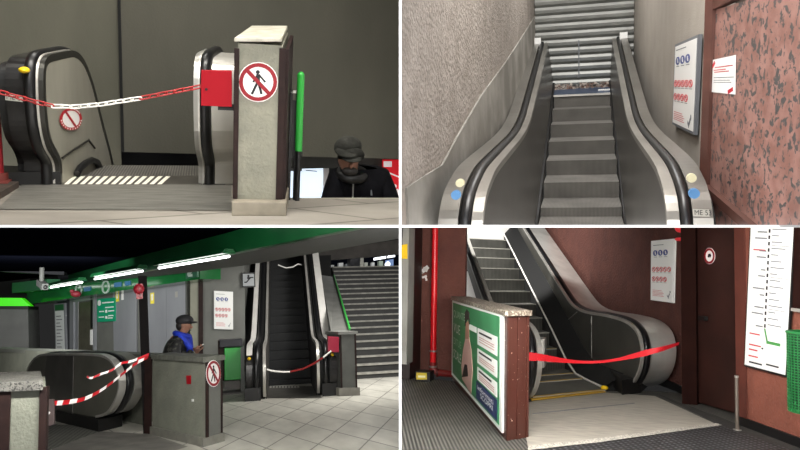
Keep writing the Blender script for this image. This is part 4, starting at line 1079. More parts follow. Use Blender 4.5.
# red hanging extinguisher-like lamp under the fascia
q = R.at(76, 294, 17.0); mb = MB(); mb.ball(q, .11, .07, .07, 12, 8); mb.ball(q + V(-.08, 0, .06), .05, .05, .05, 10, 6); solo(R, 'alarm_bell', mb, mat('dull red', '#8c2633', .5), 'small dull red alarm bell under the green fascia above the lift door', 'bell')
lamp_lab = ['nearest and longest lit tube lamp under the green beam', 'middle lit tube lamp under the green beam', 'farthest lit tube lamp under the green beam beside the camera']
for i, (a, b) in enumerate((((159, 268), (229, 256.3)), ((95, 279), (142.5, 271)), ((48, 288), (82, 282.3)))):
    A, B = R.fl(a[0], a[1], zb_ - .06), R.fl(b[0], b[1], zb_ - .06)
    t = Thing(R, 'tube_lamp', lamp_lab[i], 'lamp', (A + B) / 2, 'tube lamps under the green beam')
    mb = MB(); dd = (B - A).normalized(); pr = V(-dd.y, dd.x, 0)
    mb.prism([A - pr * .1 + V(0, 0, .035), B - pr * .1 + V(0, 0, .035), B + pr * .1 + V(0, 0, .035), A + pr * .1 + V(0, 0, .035)], [A - pr * .06 + V(0, 0, .1), B - pr * .06 + V(0, 0, .1), B + pr * .06 + V(0, 0, .1), A + pr * .06 + V(0, 0, .1)]); t.part('housing', mb, green3)
    mb = MB(); mb.tube([A, B], .017, 10); t.part('tube', mb, tubeglow)
# cctv camera
q = R.at(41.5, 284, 15.0); 
t = Thing(R, 'security_camera', 'grey security camera hanging from the ceiling at the left end of the tubes', 'camera', q)
mb = MB(); mb.tube([q + V(0, 0, .05), q + V(0, 0, .32)], .045, 8); t.part('stem', mb, soff3)
mb = MB(); q2 = R.at(48, 289, 14.6); dd = (q2 - q).normalized(); sd = dd.cross(V(0, 0, 1)).normalized(); uu = sd.cross(dd)
mb.box(q - dd * .15 - sd * .06 - uu * .06, dd * .42, sd * .12, uu * .12); t.part('body', mb, mat('camera grey', '#4f514f', .6), bevel=.01)
mb = MB(); mb.ball(q + dd * .28, .04, .04, .04, 10, 6); t.part('lens', mb, M['black'])
# grey ceiling strip at the left
P_ = Patch.D(R, 17.6, (-40, 264), (64, 271), (64, 275), (-40, 269)); mb = MB(); P_.quad(mb, 0, 0, 1, 1, -.4, 0); struct(R, 'trim_8', mb, mat('ceiling strip', '#33343a', .7))

# ---- dark brown post with red alarm
A = R.fl(147.5, 433.5); A = A + V(0, .05, 0)
t = Thing(R, 'post', 'dark brown square post rising from the low wall to the green beam', 'post', A)
z1 = R.hz(A, 276); tp_ = R.fl(142.5, 276, z1); 
mb = MB(); top = A + V(0, 0, z1) + (R.pl(142.3, 279, A, V(0, 1, 0)) - V(A.x, A.y, R.pl(142.3, 279, A, V(0, 1, 0)).z)) * V(1, 0, 0).x if 0 else V(R.at(142.5, 279, A.y).x, A.y, z1)
w_ = .052
mb.prism([A + V(-w_, -w_, 0), A + V(w_, -w_, 0), A + V(w_, w_, 0), A + V(-w_, w_, 0)], [top + V(-w_, -w_, 0), top + V(w_, -w_, 0), top + V(w_, w_, 0), top + V(-w_, w_, 0)])
t.part('shaft', mb, mat('brown black post', '#0b0808', .7, spec=.1))
pa = R.at(138.8, 289, A.y - .08)
t = Thing(R, 'alarm_button', 'round dark red alarm unit with a white tag on the brown post', 'alarm', pa)
mb = MB(); mb.ball(pa, .07, .05, .075, 14, 8); mb.box(pa + V(-.03, -.02, -.13), V(.08, 0, 0), V(0, .05, 0), V(0, 0, .2)); t.part('housing', mb, mat('alarm red', '#8c1826', .4))
mb = MB(); q = R.at(138, 293.6, A.y - .1); mb.box(q, V(.04, 0, 0), V(0, .02, 0), V(0, 0, -.035)); t.part('tag', mb, M['paper'])

# ---- low barrier wall with end pillar and sign
E0, E1 = R.fl(206, 446.5), R.fl(222, 441)
K0 = R.fl(152.3, 434)
wd = (K0 - E0).normalized(); zt = 1.0
t = Thing(R, 'barrier_wall', 'long low grey green wall with dark cap and end pillar, in front of the person', 'wall', E0)
end = E1 - E0
mb = MB(); J = E0 + wd * 1.4
pL_ = R.fl(101, 431.5); ax_, la_ = R.dir(-287), R.dir(650); far0 = pL_ + la_ * .66 - ax_ * .3; far1 = pL_ + la_ * .66 + ax_ * 7; far0.z = far1.z = 0
mb.up([E0 + wd * .02, E1 + wd * .02, K0 + end, K0], 0.1, R.hz(E0, 361)); t.part('near_wall', mb, stucco3)
mb = MB(); nf = (V(0, 0, 0) - far0); thick = V(.1, .4, 0)
zf0, zf1 = R.hz(far0, 356.5), R.hz(far1, 349)
mb.prism([K0 * .0 + far0, far1, far1 + thick, far0 + thick], [V(p.x, p.y, z) for p, z in ((far0, zf0), (far1, zf1), (far1 + thick, zf1), (far0 + thick, zf0))]); t.part('far_wall', mb, stucco3)
mb = MB()
def capz(p, py, h=.05): z = R.hz(p, py); return z - h, z
pts = [E0 + V(-.03, -.04, 0), E1 + V(.04, 0, 0), K0 + end * 1.1, K0 + V(-.02, -.03, 0)]
zz = R.hz(E0, 357); mb.up(pts, zz - .06, zz); t.part('cap', mb, mat('dark stone cap', '#55564f', .6, 0, '#6c6d64', 14))
mb = MB(); pts = [far0 + V(.1, -.05, 0), far1 + V(0, -.05, 0), far1 + thick, far0 + thick + V(.1, 0, 0)]
mb.prism([V(p.x, p.y, z - .05) for p, z in zip(pts, (zf0, zf1, zf1, zf0))], [V(p.x, p.y, z + .02) for p, z in zip(pts, (zf0, zf1, zf1, zf0))]); t.part('cap', mb, mat('cap rail', '#6d6f68', .5))
mb = MB(); mb.up([E0 + V(-.03, -.03, 0), E1 + V(.03, -.02, 0), K0 + end, K0 + V(-.03, -.02, 0)], 0, .1); t.part('plinth', mb, mat('barrier plinth', '#7b7a71', .6, 0, '#66655e', 6))
dl = (E1 - E0).normalized(); nd = V(dl.y, -dl.x, 0)
for a_, b_ in ((0.0, .13), (.9, 1.0)):
    mb = MB(); p0_, p1_ = lerp(E0, E1, a_) + nd * .012, lerp(E0, E1, b_) + nd * .012; mb.up([p0_, p1_, p1_ - nd * .02, p0_ - nd * .02], .1, zz - .06); t.part('corner_strip', mb, M['brown'])
mb = MB(); mb.up([E0 + nd * .006, E1 + nd * .006, E1 + wd * .03, E0 + wd * .03], .1, zz - .06); t.part('end_panel', mb, grey3)
Pp = Patch.px(R, E0 + nd * .014, nd, (205.8, 362), (220.6, 362), (220.6, 385), (205.8, 385))
ring_sign(t, Pp, .5, .5, Pp.W * .5, 0.0, M['paper'], M['ringred'], M['ink'])
mb = MB(); nn = V(wd.y, -wd.x, 0); nn = nn if nn.y < 0 else -nn; Pr = Patch.px(R, E0 + nn * .006, nn, (186.5, 375.5), (191, 375.5), (191, 384), (187, 384)); Pr.quad(mb, 0, 0, 1, 1, 0, .006); t.part('red_sticker', mb, M['redpaint'])
mb = MB(); Pr = Patch.px(R, E0 + nn * .006, nn, (192, 399), (194, 399), (194, 401.5), (192, 401.5)); Pr.quad(mb, 0, 0, 1, 1, 0, .006); t.part('white_sticker', mb, M['paper'])
mb = MB(); p = R.fl(144, 434); q = R.fl(151.5, 434.5)
mb.up([p, q, q + V(0, .05, 0), p + V(0, .05, 0)], .0, R.hz(p, 357)); t.part('corner_strip', mb, M['brown'])

# ---- left escalator, seen from the side
ax3 = R.dir(-287); pL = R.fl(101, 431.5); n3 = V(-ax3.y, ax3.x, 0)
lat3 = R.dir(650)
eL = Thing(R, 'escalator', 'dark escalator seen side on behind the red and white tape, newel at right', 'escalator', pL)
trc = [(96, 417), (107, 413), (115, 401), (119, 388), (118, 374), (112, 362), (103, 356), (92, 354.5), (75, 354), (48, 354.3), (38, 356), (31, 363), (26, 374), (22, 386)]
pr_ = []
for q in trc:
    w = R.pl(*q, pL, n3); pr_.append(((w - pL).dot(ax3), w.z))
pr_ = smooth_prof(pr_, 4)
bL = Balu(eL, pL, ax3, lat3, pr_)
s_end = pr_[-1][0]
panL = mat('dull bronze panel', '#6e6d63', .38, .3, '#605f56', 2.5)
bL.plate('inner_panel', panL, [(s_end, .1), (pr_[0][0], .17)], -.004, .01)
bL.plate('balustrade_core', M['black'], [(s_end, .05), (pr_[0][0], .1)], .01, .40, off=-.02)
bL.band('inner_rim', M['steelbright'], -.012, .12, -.02, .012)
bL.rail('handrail', M['rubber'], .14, .25, -.03, .03)
bL.band('newel_cladding', M['steel'], .28, .48, -.05, .012, i1=26)
mb = MB(); mb.prism([pL - lat3 * .05, pL - lat3 * .05 + ax3 * 3.2, pL + lat3 * .4 + ax3 * 3.2, pL + lat3 * .4], [p + V(0, 0, .16) for p in (pL - lat3 * .05, pL - lat3 * .05 + ax3 * 3.2, pL + lat3 * .4 + ax3 * 3.2, pL + lat3 * .4)]); eL.part('skirt', mb, M['black'])
Pj = Patch.px(R, pL - lat3 * .012, V(n3.x, n3.y, 0), (48, 356), (74, 356), (73, 417), (40, 412)); mb = MB(); Pj.quad(mb, 0, 0, 1, 1, 0, .012); eL.part('dark_panel', mb, M['steeldark'])
mb = MB(); q = ((40, 424), (78, 425), (101, 431), (52, 449), (40, 455)); mb.prism([R.fl(*p, -.01) for p in q], [R.fl(*p, .006) for p in q])
cu_, cv_ = R.dir(-287), R.dir(650)
eL.part('comb_plate', mb, mat_ridge('chequer plate', '#4a4a46', '#a3a29a', 5, 'X', studs=True), uvf=lambda p: (p.dot(cu_), p.dot(cv_)))
mb = MB(); q = ((101, 431.3), (150, 434), (188, 446.5), (150, 458), (52, 458), (52, 449)); mb.prism([R.fl(*p, -.01) for p in q], [R.fl(*p, .004) for p in q]); eL.part('landing_plate', mb, mat('dark worn plate', '#85827c', .5, .2, '#6a6864', 4))

# ---- striped tapes
def ribbon(room, name, label, path, width, cols, nstripe, group=None, tilt=0, cat='tape'):
    """flat tape along path; widths per point; alternating coloured parts merged per colour"""
    pts = []
    for i in range(len(path) - 1):
        p0 = path[max(i - 1, 0)]; p1 = path[i]; p2 = path[i + 1]; p3 = path[min(i + 2, len(path) - 1)]
        for k in range(10):
            t = k / 10; pts.append(.5 * ((2 * p1) + (p2 - p0) * t + (2 * p0 - 5 * p1 + 4 * p2 - p3) * t * t + (3 * p1 - p0 - 3 * p2 + p3) * t ** 3))
    pts.append(path[-1]); n = len(pts)
    mb = MB()
    W = [width[min(int(i / (n - 1) * (len(width) - 1)), len(width) - 2)] for i in range(n)]
    W = []
    for i in range(n):
        f = i / (n - 1) * (len(width) - 1); j = min(int(f), len(width) - 2); W.append(lerp(width[j], width[j + 1], f - j))
    up = V(0, 0, 1)
    for i in range(n - 1):
        mb.cur = int((i + .4) / (n - 1) * nstripe) % len(cols)
        sl = .25 * W[i]
        a0, a1 = pts[i] - up * W[i] / 2, pts[i] + up * W[i] / 2; b0, b1 = pts[i + 1] - up * W[i + 1] / 2, pts[i + 1] + up * W[i + 1] / 2
        t_ = (pts[i + 1] - pts[i]).normalized() * sl
        mb.poly([a0 - t_, b0 - t_, b1 + t_, a1 + t_])
        mb.poly([q + V(0, .003, 0) for q in (a0 - t_, a1 + t_, b1 + t_, b0 - t_)])
    return solo(room, name, mb, cols, label, cat, group)
rw = [M['tape_red'], M['tape_white']]
ribbon(R, 'barrier_tape', 'lower striped red and white tape sagging across the side escalator to the brown post', [R.at(*q) for q in ((53, 403.2, 7.4), (66, 402.3, 7.6), (85, 398.5, 7.9), (103, 389, 8.2), (120, 376, 8.5), (135, 364, 8.7), (148.5, 356, 8.85))], [.042, .045, .04, .032, .028, .035, .05], rw, 15)
ribbon(R, 'barrier_tape', 'upper striped red and white tape looping back onto the side escalator panel', [R.at(*q) for q in ((87, 376.3, 8.6), (91, 378, 8.6), (100, 374.5, 8.6), (112, 370, 8.6), (121, 363.5, 8.62), (132, 361, 8.7), (148.5, 354.5, 8.8))], [.02, .022, .028, .025, .03, .028, .03], rw, 9)

# ---- near pillar at lower left, brown box
D0 = 6.2
zc = R.hz(V(R.at(20, 384, D0).x, D0, 0), 384)
xl, xr = R.at(-60, 384, D0).x, R.at(46.5, 384, D0).x
t = Thing(R, 'barrier_pillar', 'near grey stucco pillar with a thick speckled stone cap at lower left', 'pillar', V(R.at(20, 384, D0).x, D0, 0))
mb = MB(); mb.up([V(xl, D0 + .02, 0), V(xr - .01, D0 + .02, 0), V(R.at(44.5, 400, D0 + 1.1).x, D0 + 1.1, 0), V(xl, D0 + 1.1, 0)], 0, zc - .03); t.part('body', mb, stucco3)
cg = mat_granite('speckled cap stone', '#75736d', '#5c5b56', '#2c2b29', 60, .42, .6)
mb = MB(); a0, a1 = R.at(-60, 388.5, D0 - .03), R.at(43, 384.5, D0 - .03); b0, b1 = R.at(-60, 368, D0 + 1.25), R.at(40.5, 374, D0 + 1.15)
b1 = V(b1.x, b1.y, b1.z); th = V(0, 0, .05)
mb.prism([a0 - th * .9, a1 - th * .9, b1 - th, b0 - th], [V(a0.x, a0.y, zc + .02), V(a1.x, a1.y, zc + .02), V(b1.x, b1.y, zc + .02), V(b0.x, b0.y, zc + .02)]); t.part('cap', mb, cg, bevel=.004)
for x0, x1 in ((-1, 10.5), (39.5, 47)):
    mb = MB(); a, b = R.at(x0, 400, D0), R.at(x1, 400, D0); mb.up([V(a.x, D0 - .005, 0), V(b.x, D0 - .005, 0), V(b.x - .003, D0 + .1, 0), V(a.x, D0 + .1, 0)], 0, zc - .035); t.part('corner_strip', mb, M['brown'])
Pb = Patch.D(R, 7.2, (44, 400), (53.5, 399.5), (54, 424.5), (44, 428)); t = Thing(R, 'key_box', 'dull brown metal box on the near pillar where the lower tape begins', 'box', Pb.P(.5, 0))
mb = MB(); Pb.quad(mb, 0, 0, 1, 1, -.06, 0); t.part('housing', mb, mat('dull brown box', '#4a3d3c', .5), bevel=.006)
mb = MB(); Pb.disc(mb, .5, .5, .012, 0, .005, 10); t.part('keyhole', mb, M['paper'])

# ---- litter bin
b0, b1 = R.fl(225, 388), R.fl(241, 393)
t = Thing(R, 'litter_bin', 'bright green rectangular litter bin with a dark top on a metal post', 'bin', R.fl(234, 390))
Db = 13.9
def dq(mb, x0, y0, x1, y1, d0, d1):
    a, b = R.at(x0, y1, d0), R.at(x1, y1, d0); z1_, z0_ = R.hz(a, y0), R.hz(a, y1)
    mb.up([V(a.x, d0, 0), V(b.x, d0, 0), V(b.x, d1, 0), V(a.x, d1, 0)], z0_, z1_)
mb = MB(); dq(mb, 224.5, 348, 243.5, 380.5, Db, Db + .45); t.part('bin_body', mb, mat('bin green', '#1f9a35', .4), bevel=.01)
mb = MB(); dq(mb, 219.5, 340, 242.5, 347.5, Db - .02, Db + .47); t.part('bin_top', mb, mat('bin navy', '#17171f', .5), bevel=.01)
mb = MB(); dq(mb, 218.5, 341, 224.3, 381, Db + .02, Db + .45); t.part('bin_side', mb, M['brown'])
mb = MB(); dq(mb, 241, 347, 244.5, 393, Db - .05, Db + .1); t.part('post', mb, mat('bin post grey', '#6b6d6a', .5, .3))
mb = MB(); dq(mb, 224.5, 381, 241, 390, Db + .15, Db + .4); t.part('stand', mb, M['steeldark'])
mb = MB(); a = V(R.at(222, 392, Db).x, Db - .12, 0); mb.up([a, a + V(.48, 0, 0), a + V(.48, .5, 0), a + V(0, .5, 0)], 0, .03); t.part('base_plate', mb, M['steeldark'])

# ---- person in black cap and blue scarf looking at a phone, side on
Dp = 10.6
hc = R.at(184.5, 326.5, Dp)
t = Thing(R, 'person', 'person in a black cap and blue scarf looking down at a phone behind the wall', 'person', V(hc.x, hc.y, 0))
X, Y, Z = hc.x, hc.y, hc.z
sk = [V(X - .16, Y, .95), V(X - .15, Y, 1.2), V(X - .1, Y, Z - .36), V(X - .03, Y, Z - .1), V(X + .01, Y, Z + .0), V(X + .01, Y, Z + .07),
      V(X - .16, Y - .1, .5), V(X - .14, Y - .1, .08), V(X - .0, Y - .1, .04), V(X - .16, Y + .1, .5), V(X - .14, Y + .1, .08), V(X - .0, Y + .1, .04),
      V(X - .11, Y - .16, Z - .35), V(X - .13, Y - .25, Z - .45), V(X + .1, Y - .14, Z - .38), V(X - .11, Y + .16, Z - .35), V(X - .13, Y + .25, Z - .45), V(X + .12, Y + .12, Z - .4)]
ed = [(0, 1), (1, 2), (2, 3), (3, 4), (4, 5), (0, 6), (6, 7), (7, 8), (0, 9), (9, 10), (10, 11), (2, 12), (12, 13), (13, 14), (2, 15), (15, 16), (16, 17)]
skin(t, 'body', sk, ed, [.11, .1, .05, .05, .105, .1, .07, .05, .04, .07, .05, .04, .03, .03, .035, .03, .03, .035], M['skin'])
jm = mat('patterned black jacket', '#111113', .6, 0, '#4d4c46', 16, (1, 1, 1), .52, .66, bump=.3, bscale=30)
mb = MB(); rg = []
for z, cx, rx, ry in ((Z - .95, -.13, .17, .2), (Z - .75, -.14, .175, .205), (Z - .55, -.14, .18, .21), (Z - .38, -.13, .175, .215), (Z - .27, -.11, .16, .215), (Z - .2, -.085, .15, .2), (Z - .14, -.055, .115, .14), (Z - .1, -.04, .08, .09)):
    rg.append([V(X + cx + rx * math.cos(2 * PI * k / 18), Y + ry * math.sin(2 * PI * k / 18), z) for k in range(18)])
mb.loft(rg); jk = t.part('jacket', mb, jm)
for s_, wr in ((-1, V(X + .1, Y - .14, Z - .36)), (1, V(X + .11, Y + .12, Z - .4))):
    mb = MB(); mb.tube([V(X - .1, Y + s_ * .15, Z - .23), V(X - .12, Y + s_ * .23, Z - .31), V(X - .14, Y + s_ * .26, Z - .44), V(X - .1, Y + s_ * .26, Z - .5), V(X - .02, Y + s_ * .22, Z - .46), wr], [.07, .085, .08, .078, .068, .05], 12); t.part('sleeve', mb, jm, jk)
tr_ = skin(t, 'trousers', [V(X - .16, Y, .95), V(X - .16, Y - .1, .52), V(X - .14, Y - .1, .1), V(X - .16, Y + .1, .52), V(X - .14, Y + .1, .1)], [(0, 1), (1, 2), (0, 3), (3, 4)], [.15, .09, .075, .09, .075], M['ink'])
for s_ in (-1, 1):
    mb = MB(); mb.ball(V(X - .07, Y + s_ * .1, .05), .14, .055, .06, 12, 8); t.part('shoe', mb, M['black'])
mb = MB(); mb.ball(V(X + .0, Y, Z + .085), .125, .1, .085, 18, 10); mb.ball(V(X + .1, Y, Z + .055), .085, .075, .016, 14, 6); t.part('cap', mb, mat('black cap', '#121114', .7, 0, '#242226', 14, bump=.4))
mb = MB(); mb.ball(V(X + .092, Y, Z - .012), .024, .014, .024, 10, 6); t.part('nose', mb, M['skin'])
mb = MB(); mb.ball(V(X + .085, Y - .035, Z + .02), .008, .012, .007, 8, 5); t.part('eye', mb, M['ink'])
mb = MB(); mb.ball(V(X + .085, Y, Z - .055), .012, .024, .006, 10, 5); t.part('mouth', mb, M['skindark'])
mb = MB(); mb.ball(V(X - .01, Y - .086, Z - .005), .02, .01, .03, 10, 6); t.part('ear', mb, M['skin'])
mb = MB(); mb.ball(V(X - .06, Y, Z + .01), .06, .085, .07, 14, 8); t.part('hair', mb, M['hair'])
sc_m = mat('blue scarf', '#1436c0', .7, 0, '#0d2590', 10, bump=.4)
mb = MB(); rr = [V(X - .03 + .095 * math.cos(k * PI / 9), Y + .095 * math.sin(k * PI / 9), Z - .12 - .03 * math.cos(k * PI / 9)) for k in range(19)]
mb.tube(rr, .042, 8, False); mb.tube([V(X - .06, Y - .12, Z - .12), V(X + .03, Y - .14, Z - .22), V(X + .08, Y - .13, Z - .32)], [.035, .045, .035], 8); mb.tube([V(X + .07, Y - .03, Z - .16), V(X + .08, Y - .07, Z - .3), V(X + .07, Y - .1, Z - .46), V(X + .05, Y - .1, Z - .66)], [.04, .045, .05, .045], 8); t.part('scarf', mb, sc_m)
for s_, hx, hy, hz_ in ((-1, X + .12, Y - .13, Z - .345), (1, X + .14, Y + .1, Z - .39)):
    pts = [V(hx, hy, hz_), V(hx + .05, hy, hz_ + .03)]; ed = [(0, 1)]; rad = [.032, .034]
    for f, ln_ in enumerate((.06, .07, .066, .05)):
        bx = V(hx + .075, hy + (f - 1.5) * .018, hz_ + .045); i = len(pts)
        pts += [bx, bx + V(ln_ * .5, 0, .02), bx + V(ln_ * .6, 0, .045)]; ed += [(1, i), (i, i + 1), (i + 1, i + 2)]; rad += [.01, .009, .008]
    i = len(pts); pts += [V(hx + .04, hy - s_ * .035, hz_ + .04), V(hx + .075, hy - s_ * .03, hz_ + .07)]; ed += [(0, i), (i, i + 1)]; rad += [.012, .01]
    skin(t, 'hand', pts, ed, rad, M['skin'], sub=1)
q = V(X + .2, Y - .03, Z - .3)
mb = MB(); mb.box(q + V(-.06, -.04, -.035), V(.13, 0, .07), V(0, .08, 0), V(-.006, 0, .012)); solo(R, 'phone', mb, M['paper'], 'pale phone held in front of the person with the blue scarf', 'phone')
# ================================================================== ROOM 4 (lower right): escalator taped off, brown stucco
r4 = Room(600, 276, 1.5)
R = r4
brown4 = mat('brown stucco', '#5f3830', .85, 0, '#6d4136', 4, (1, 1, 1), .3, .7, bump=.9, bscale=30, bdist=.015)
brown4r = mat('red brown stucco', '#6b3a2c', .85, 0, '#7a4434', 4, (1, 1, 1), .3, .7, bump=.8, bscale=34, bdist=.015)
door4 = mat('dark brown door', '#25120e', .45, 0, '#351b16', 2)
metal_br = mat('chipped red brown metal', '#3f1c13', .5, 0, '#cdb9ab', 38, (1, 1, 1), .69, .74)
white4 = mat('white wall', '#f3f1ee', .7)
d4, l4 = R.dir(370), R.dir(1560)
def uvr(p):
    det = d4.x * l4.y - d4.y * l4.x
    return ((d4.x * p.y - d4.y * p.x) / det, (p.x * l4.y - p.y * l4.x) / det)   # (across, along)
matt = mat_ridge('ridged rubber mat', '#262624', '#66645e', 8.0, 'X', bump=.8)
stud = mat_ridge('studded rubber mat', '#1d1d1d', '#5f5e62', 5.0, 'X', bump=.8, studs=True)
land = mat('pale landing plate', '#b6b0a4', .5, .2, '#98938a', 5, (1, 4, 1), .3, .7, bump=.15, bscale=60)
mb = MB(); mb.poly([R.fl(400, 455), R.fl(850, 455), R.fl(850, 404), R.fl(652, 391), R.fl(530, 391), R.fl(400, 375)]); struct(R, 'floor', mb, matt, uvf=uvr)
mb = MB(); q = ((520, 451), (600, 440), (716, 424), (652, 394), (690, 403), (850, 462), (520, 462)); q = ((505, 452), (600, 440.5), (718, 424.5), (850, 470), (505, 470))
mb.prism([R.fl(*p, 0) for p in q], [R.fl(*p, .004) for p in q]); struct(R, 'floor_mat', mb, stud, uvf=uvr)
mb = MB(); q = ((656, 393.5), (718, 424.5), (735, 431), (800, 455), (800, 448), (738, 424), (684, 404)); mb.prism([R.fl(*p, 0) for p in q], [R.fl(*p, .003) for p in q]); struct(R, 'floor_edge', mb, mat('dark edge mat', '#2c2b29', .7, 0, '#3a3936', 14, bump=.5))

# left: brown wall, white wall behind, grey column at the edge
DL = 10.25
A, B = R.at(400, 300, DL), R.at(465, 300, DL)
wall(R, 'wall_left', V(A.x, DL, 0), V(B.x, DL, 0), 0, 3.6, brown4, .12)
wall(R, 'wall_white', V(R.at(440, 300, 14.8).x, 14.8, 0), V(R.at(560, 300, 18).x, 18, 0), -.2, 5.5, white4)
mb = MB(); q = R.at(464, 271, 14.0); mb.box(q, V(.16, 0, 0), V(0, .6, 0), V(0, 0, .035)); struct(R, 'trim_1', mb, M['brown'])
DE = 8.8
A, B = R.at(401.2, 300, DE), R.at(407.8, 300, DE)
mb = MB(); mb.up([V(A.x, DE, 0), V(B.x, DE, 0), V(B.x, DE + .3, 0), V(A.x, DE + .3, 0)], R.hz(V(A.x, DE, 0), 364), 3.2)
solo(R, 'cabinet', mb, mat('grey cabinet', '#9d9b95', .5, .2, '#8d8b86', 2), 'narrow grey metal cabinet cut by the left edge', 'cabinet')
Pk = Patch.D(R, DE - .01, (402, 245), (407.5, 244), (407.5, 259), (402, 258.5)); mb = MB(); Pk.quad(mb, 0, 0, 1, 1, 0, .008); solo(R, 'warning_label', mb, M['yellow'], 'yellow warning label on the grey cabinet', 'label')
A, B = R.at(400, 300, 9.6), R.at(411, 300, 9.6); mb = MB(); mb.up([V(A.x, 9.6, 0), V(B.x, 9.6, 0), V(B.x, 10.2, 0), V(A.x, 10.2, 0)], 0, 3.2); struct(R, 'trim_2', mb, mat('brown black trim', '#221512', .5))
# graffiti
Pg = Patch.D(R, DL - .006, (414, 264), (429, 264), (429, 281), (414, 281)); gm = mat('white marker', '#e9e4e0', .6)
mb = MB(); Pg.bar(mb, .05, .9, .5, .4, .045, 0, .003); Pg.bar(mb, .45, .95, .08, .45, .045, 0, .003); Pg.bar(mb, .55, .55, .95, .85, .06, 0, .003); Pg.bar(mb, .6, .75, .9, .6, .05, 0, .003); Pg.bar(mb, .55, .2, .85, .3, .03, 0, .003); Pg.bar(mb, .15, .3, .25, .1, .02, 0, .003); Pg.bar(mb, .75, .28, .85, .02, .03, 0, .003)
o = solo(R, 'graffiti', mb, gm, 'small white scribble marks on the brown wall beside the red pipe', 'graffiti')
# red pipe
pr0 = R.at(434, 300, DL - .08); zc = R.hz(V(pr0.x, pr0.y, 0), 369)
t = Thing(R, 'water_pipe', 'bright red vertical pipe with an elbow turning along the wall foot', 'pipe', V(pr0.x, pr0.y, zc))
redp = mat('glossy red pipe', '#e8141e', .3)
mb = MB(); mb.tube([V(pr0.x, pr0.y, zc), V(pr0.x, pr0.y, 3.4)], .046, 14); t.part('riser', mb, redp)
mb = MB(); mb.tube([V(pr0.x, pr0.y, zc + .1), V(pr0.x, pr0.y, zc + .02), V(pr0.x + .03, pr0.y, zc - .03), V(pr0.x + .1, pr0.y, zc - .05), V(pr0.x + .36, pr0.y - .05, zc - .05)], .05, 12); t.part('elbow', mb, mat('dark red pipe', '#7d1a18', .4))
for py in (351, 366.5):
    z = R.hz(V(pr0.x, pr0.y, 0), py); mb = MB(); mb.tube([V(pr0.x, pr0.y, z - .012), V(pr0.x, pr0.y, z + .012)], .058, 14); t.part('clamp', mb, M['steel'])
for dx_ in (.06, .3): mb = MB(); mb.tube([V(pr0.x + dx_, pr0.y - .02, zc - .05), V(pr0.x + dx_ + .03, pr0.y - .02, zc - .05)], .062, 12); t.part('flange', mb, mat('rust red', '#5e1d19', .5))
# yellow black box at the wall foot
q = R.fl(414, 382); mb = MB(); t = Thing(R, 'trap_box', 'small black box with a yellow label on the mat under the red pipe', 'box', R.fl(421, 382))
Dq = R.fl(420, 381.5).y
a, b = R.at(415, 381, Dq), R.at(430, 381, Dq); h_ = R.hz(V(a.x, Dq, 0), 371.5)
mb.up([V(a.x, Dq, 0), V(b.x, Dq, 0), V(b.x, Dq + .25, 0), V(a.x, Dq + .25, 0)], 0, h_); t.part('body', mb, M['black'], bevel=.008)
Pk = Patch.D(R, Dq - .004, (416.5, 372.5), (427, 373), (427, 379.5), (416.5, 379.5)); mb = MB(); Pk.quad(mb, 0, 0, 1, 1, 0, .006); lb = t.part('label', mb, mat('dull yellow label', '#d2b92e', .5))
mb = MB(); Pk.quad(mb, .15, .3, .85, .6, .006, .008); t.part('printed_lines', mb, mat('label cream', '#e9e2b8', .5), lb)

# ---- right side walls
WB1 = R.fl(634, 394) + l4 * .76 - d4 * .62; WB0 = WB1 + d4
w2 = WB0 + d4 * 9
brw = wall(R, 'wall_right', WB1, w2, 0, 6.0, mat('dark brown stucco', '#4b2b25', .9, 0, '#57332b', 4, (1, 1, 1), .3, .7, bump=1.0, bscale=30, bdist=.02, spec=.3), .15)
nR = V(-(w2 - WB1).y, (w2 - WB1).x, 0).normalized(); nR = nR if nR.x < 0 else -nR
mb = MB(); mb.ext([p for p in (WB1 + nR * .0, WB0 + d4 * 1 + nR * .0, WB0 + d4 * 1 + V(0, 0, .1), WB1 + V(0, 0, .1))], nR * .02); struct(R, 'baseboard_right', mb, M['black'])
# pier (dark) and door recess
pA, pB, dA, dB = R.fl(682, 404), R.fl(697, 405), R.fl(697, 403.5), R.fl(739, 416)
pier = mat('dark brown pier', '#1c0d0b', .9, 0, '#24120e', 3, spec=.05)
mb = MB(); mb.up([pA, pB, pB + V(.3, .8, 0), V(R.at(684.5, 300, WB1.y + .1).x, WB1.y + .1, 0)], 0, 3.4); struct(R, 'wall_pier', mb, pier)
nd_ = V(-(dB - dA).y, (dB - dA).x, 0).normalized(); nd_ = nd_ if nd_.x < 0 or nd_.y < 0 else -nd_
mb = MB(); mb.up([dA, dB, dB - nd_ * .06, dA - nd_ * .06], .02, 3.4); door = struct(R, 'door_1', mb, door4)
Pd = Patch.px(R, dA + nd_ * .004, nd_, (704, 247.5), (715.5, 247.5), (715.5, 264.5), (704, 264.5))
t = Thing(R, 'prohibition_sign', 'round red and white no entry sign with a dark figure on the brown door', 'sign', Pd.P(.5, 0))
mb = MB(); 
def ell(P_, a, n0, n1): return P_.shape(mb, [(.5 + a * math.cos(2 * PI * k / 24), .5 + a * math.sin(2 * PI * k / 24)) for k in range(24)], n0, n1)
ell(Pd, .48, 0, .004); t.part('sign_disc', mb, M['paper'])
mb = MB(); rg = []
for k in range(25):
    c, s_ = math.cos(2 * PI * k / 24), math.sin(2 * PI * k / 24); rg.append([Pd.P(.5 + r * c, .5 + r * s_, n) for r, n in ((.33, .004), (.46, .004), (.46, .007), (.33, .007))])
mb.loft(rg, caps=False, sm=False); t.part('prohibition_ring', mb, M['ringred'])
mb = MB(); Pd.shape(mb, [(.36, .44), (.42, .62), (.6, .64), (.66, .5), (.56, .4), (.5, .5), (.44, .4)], .004, .007); t.part('figure', mb, M['ink'])
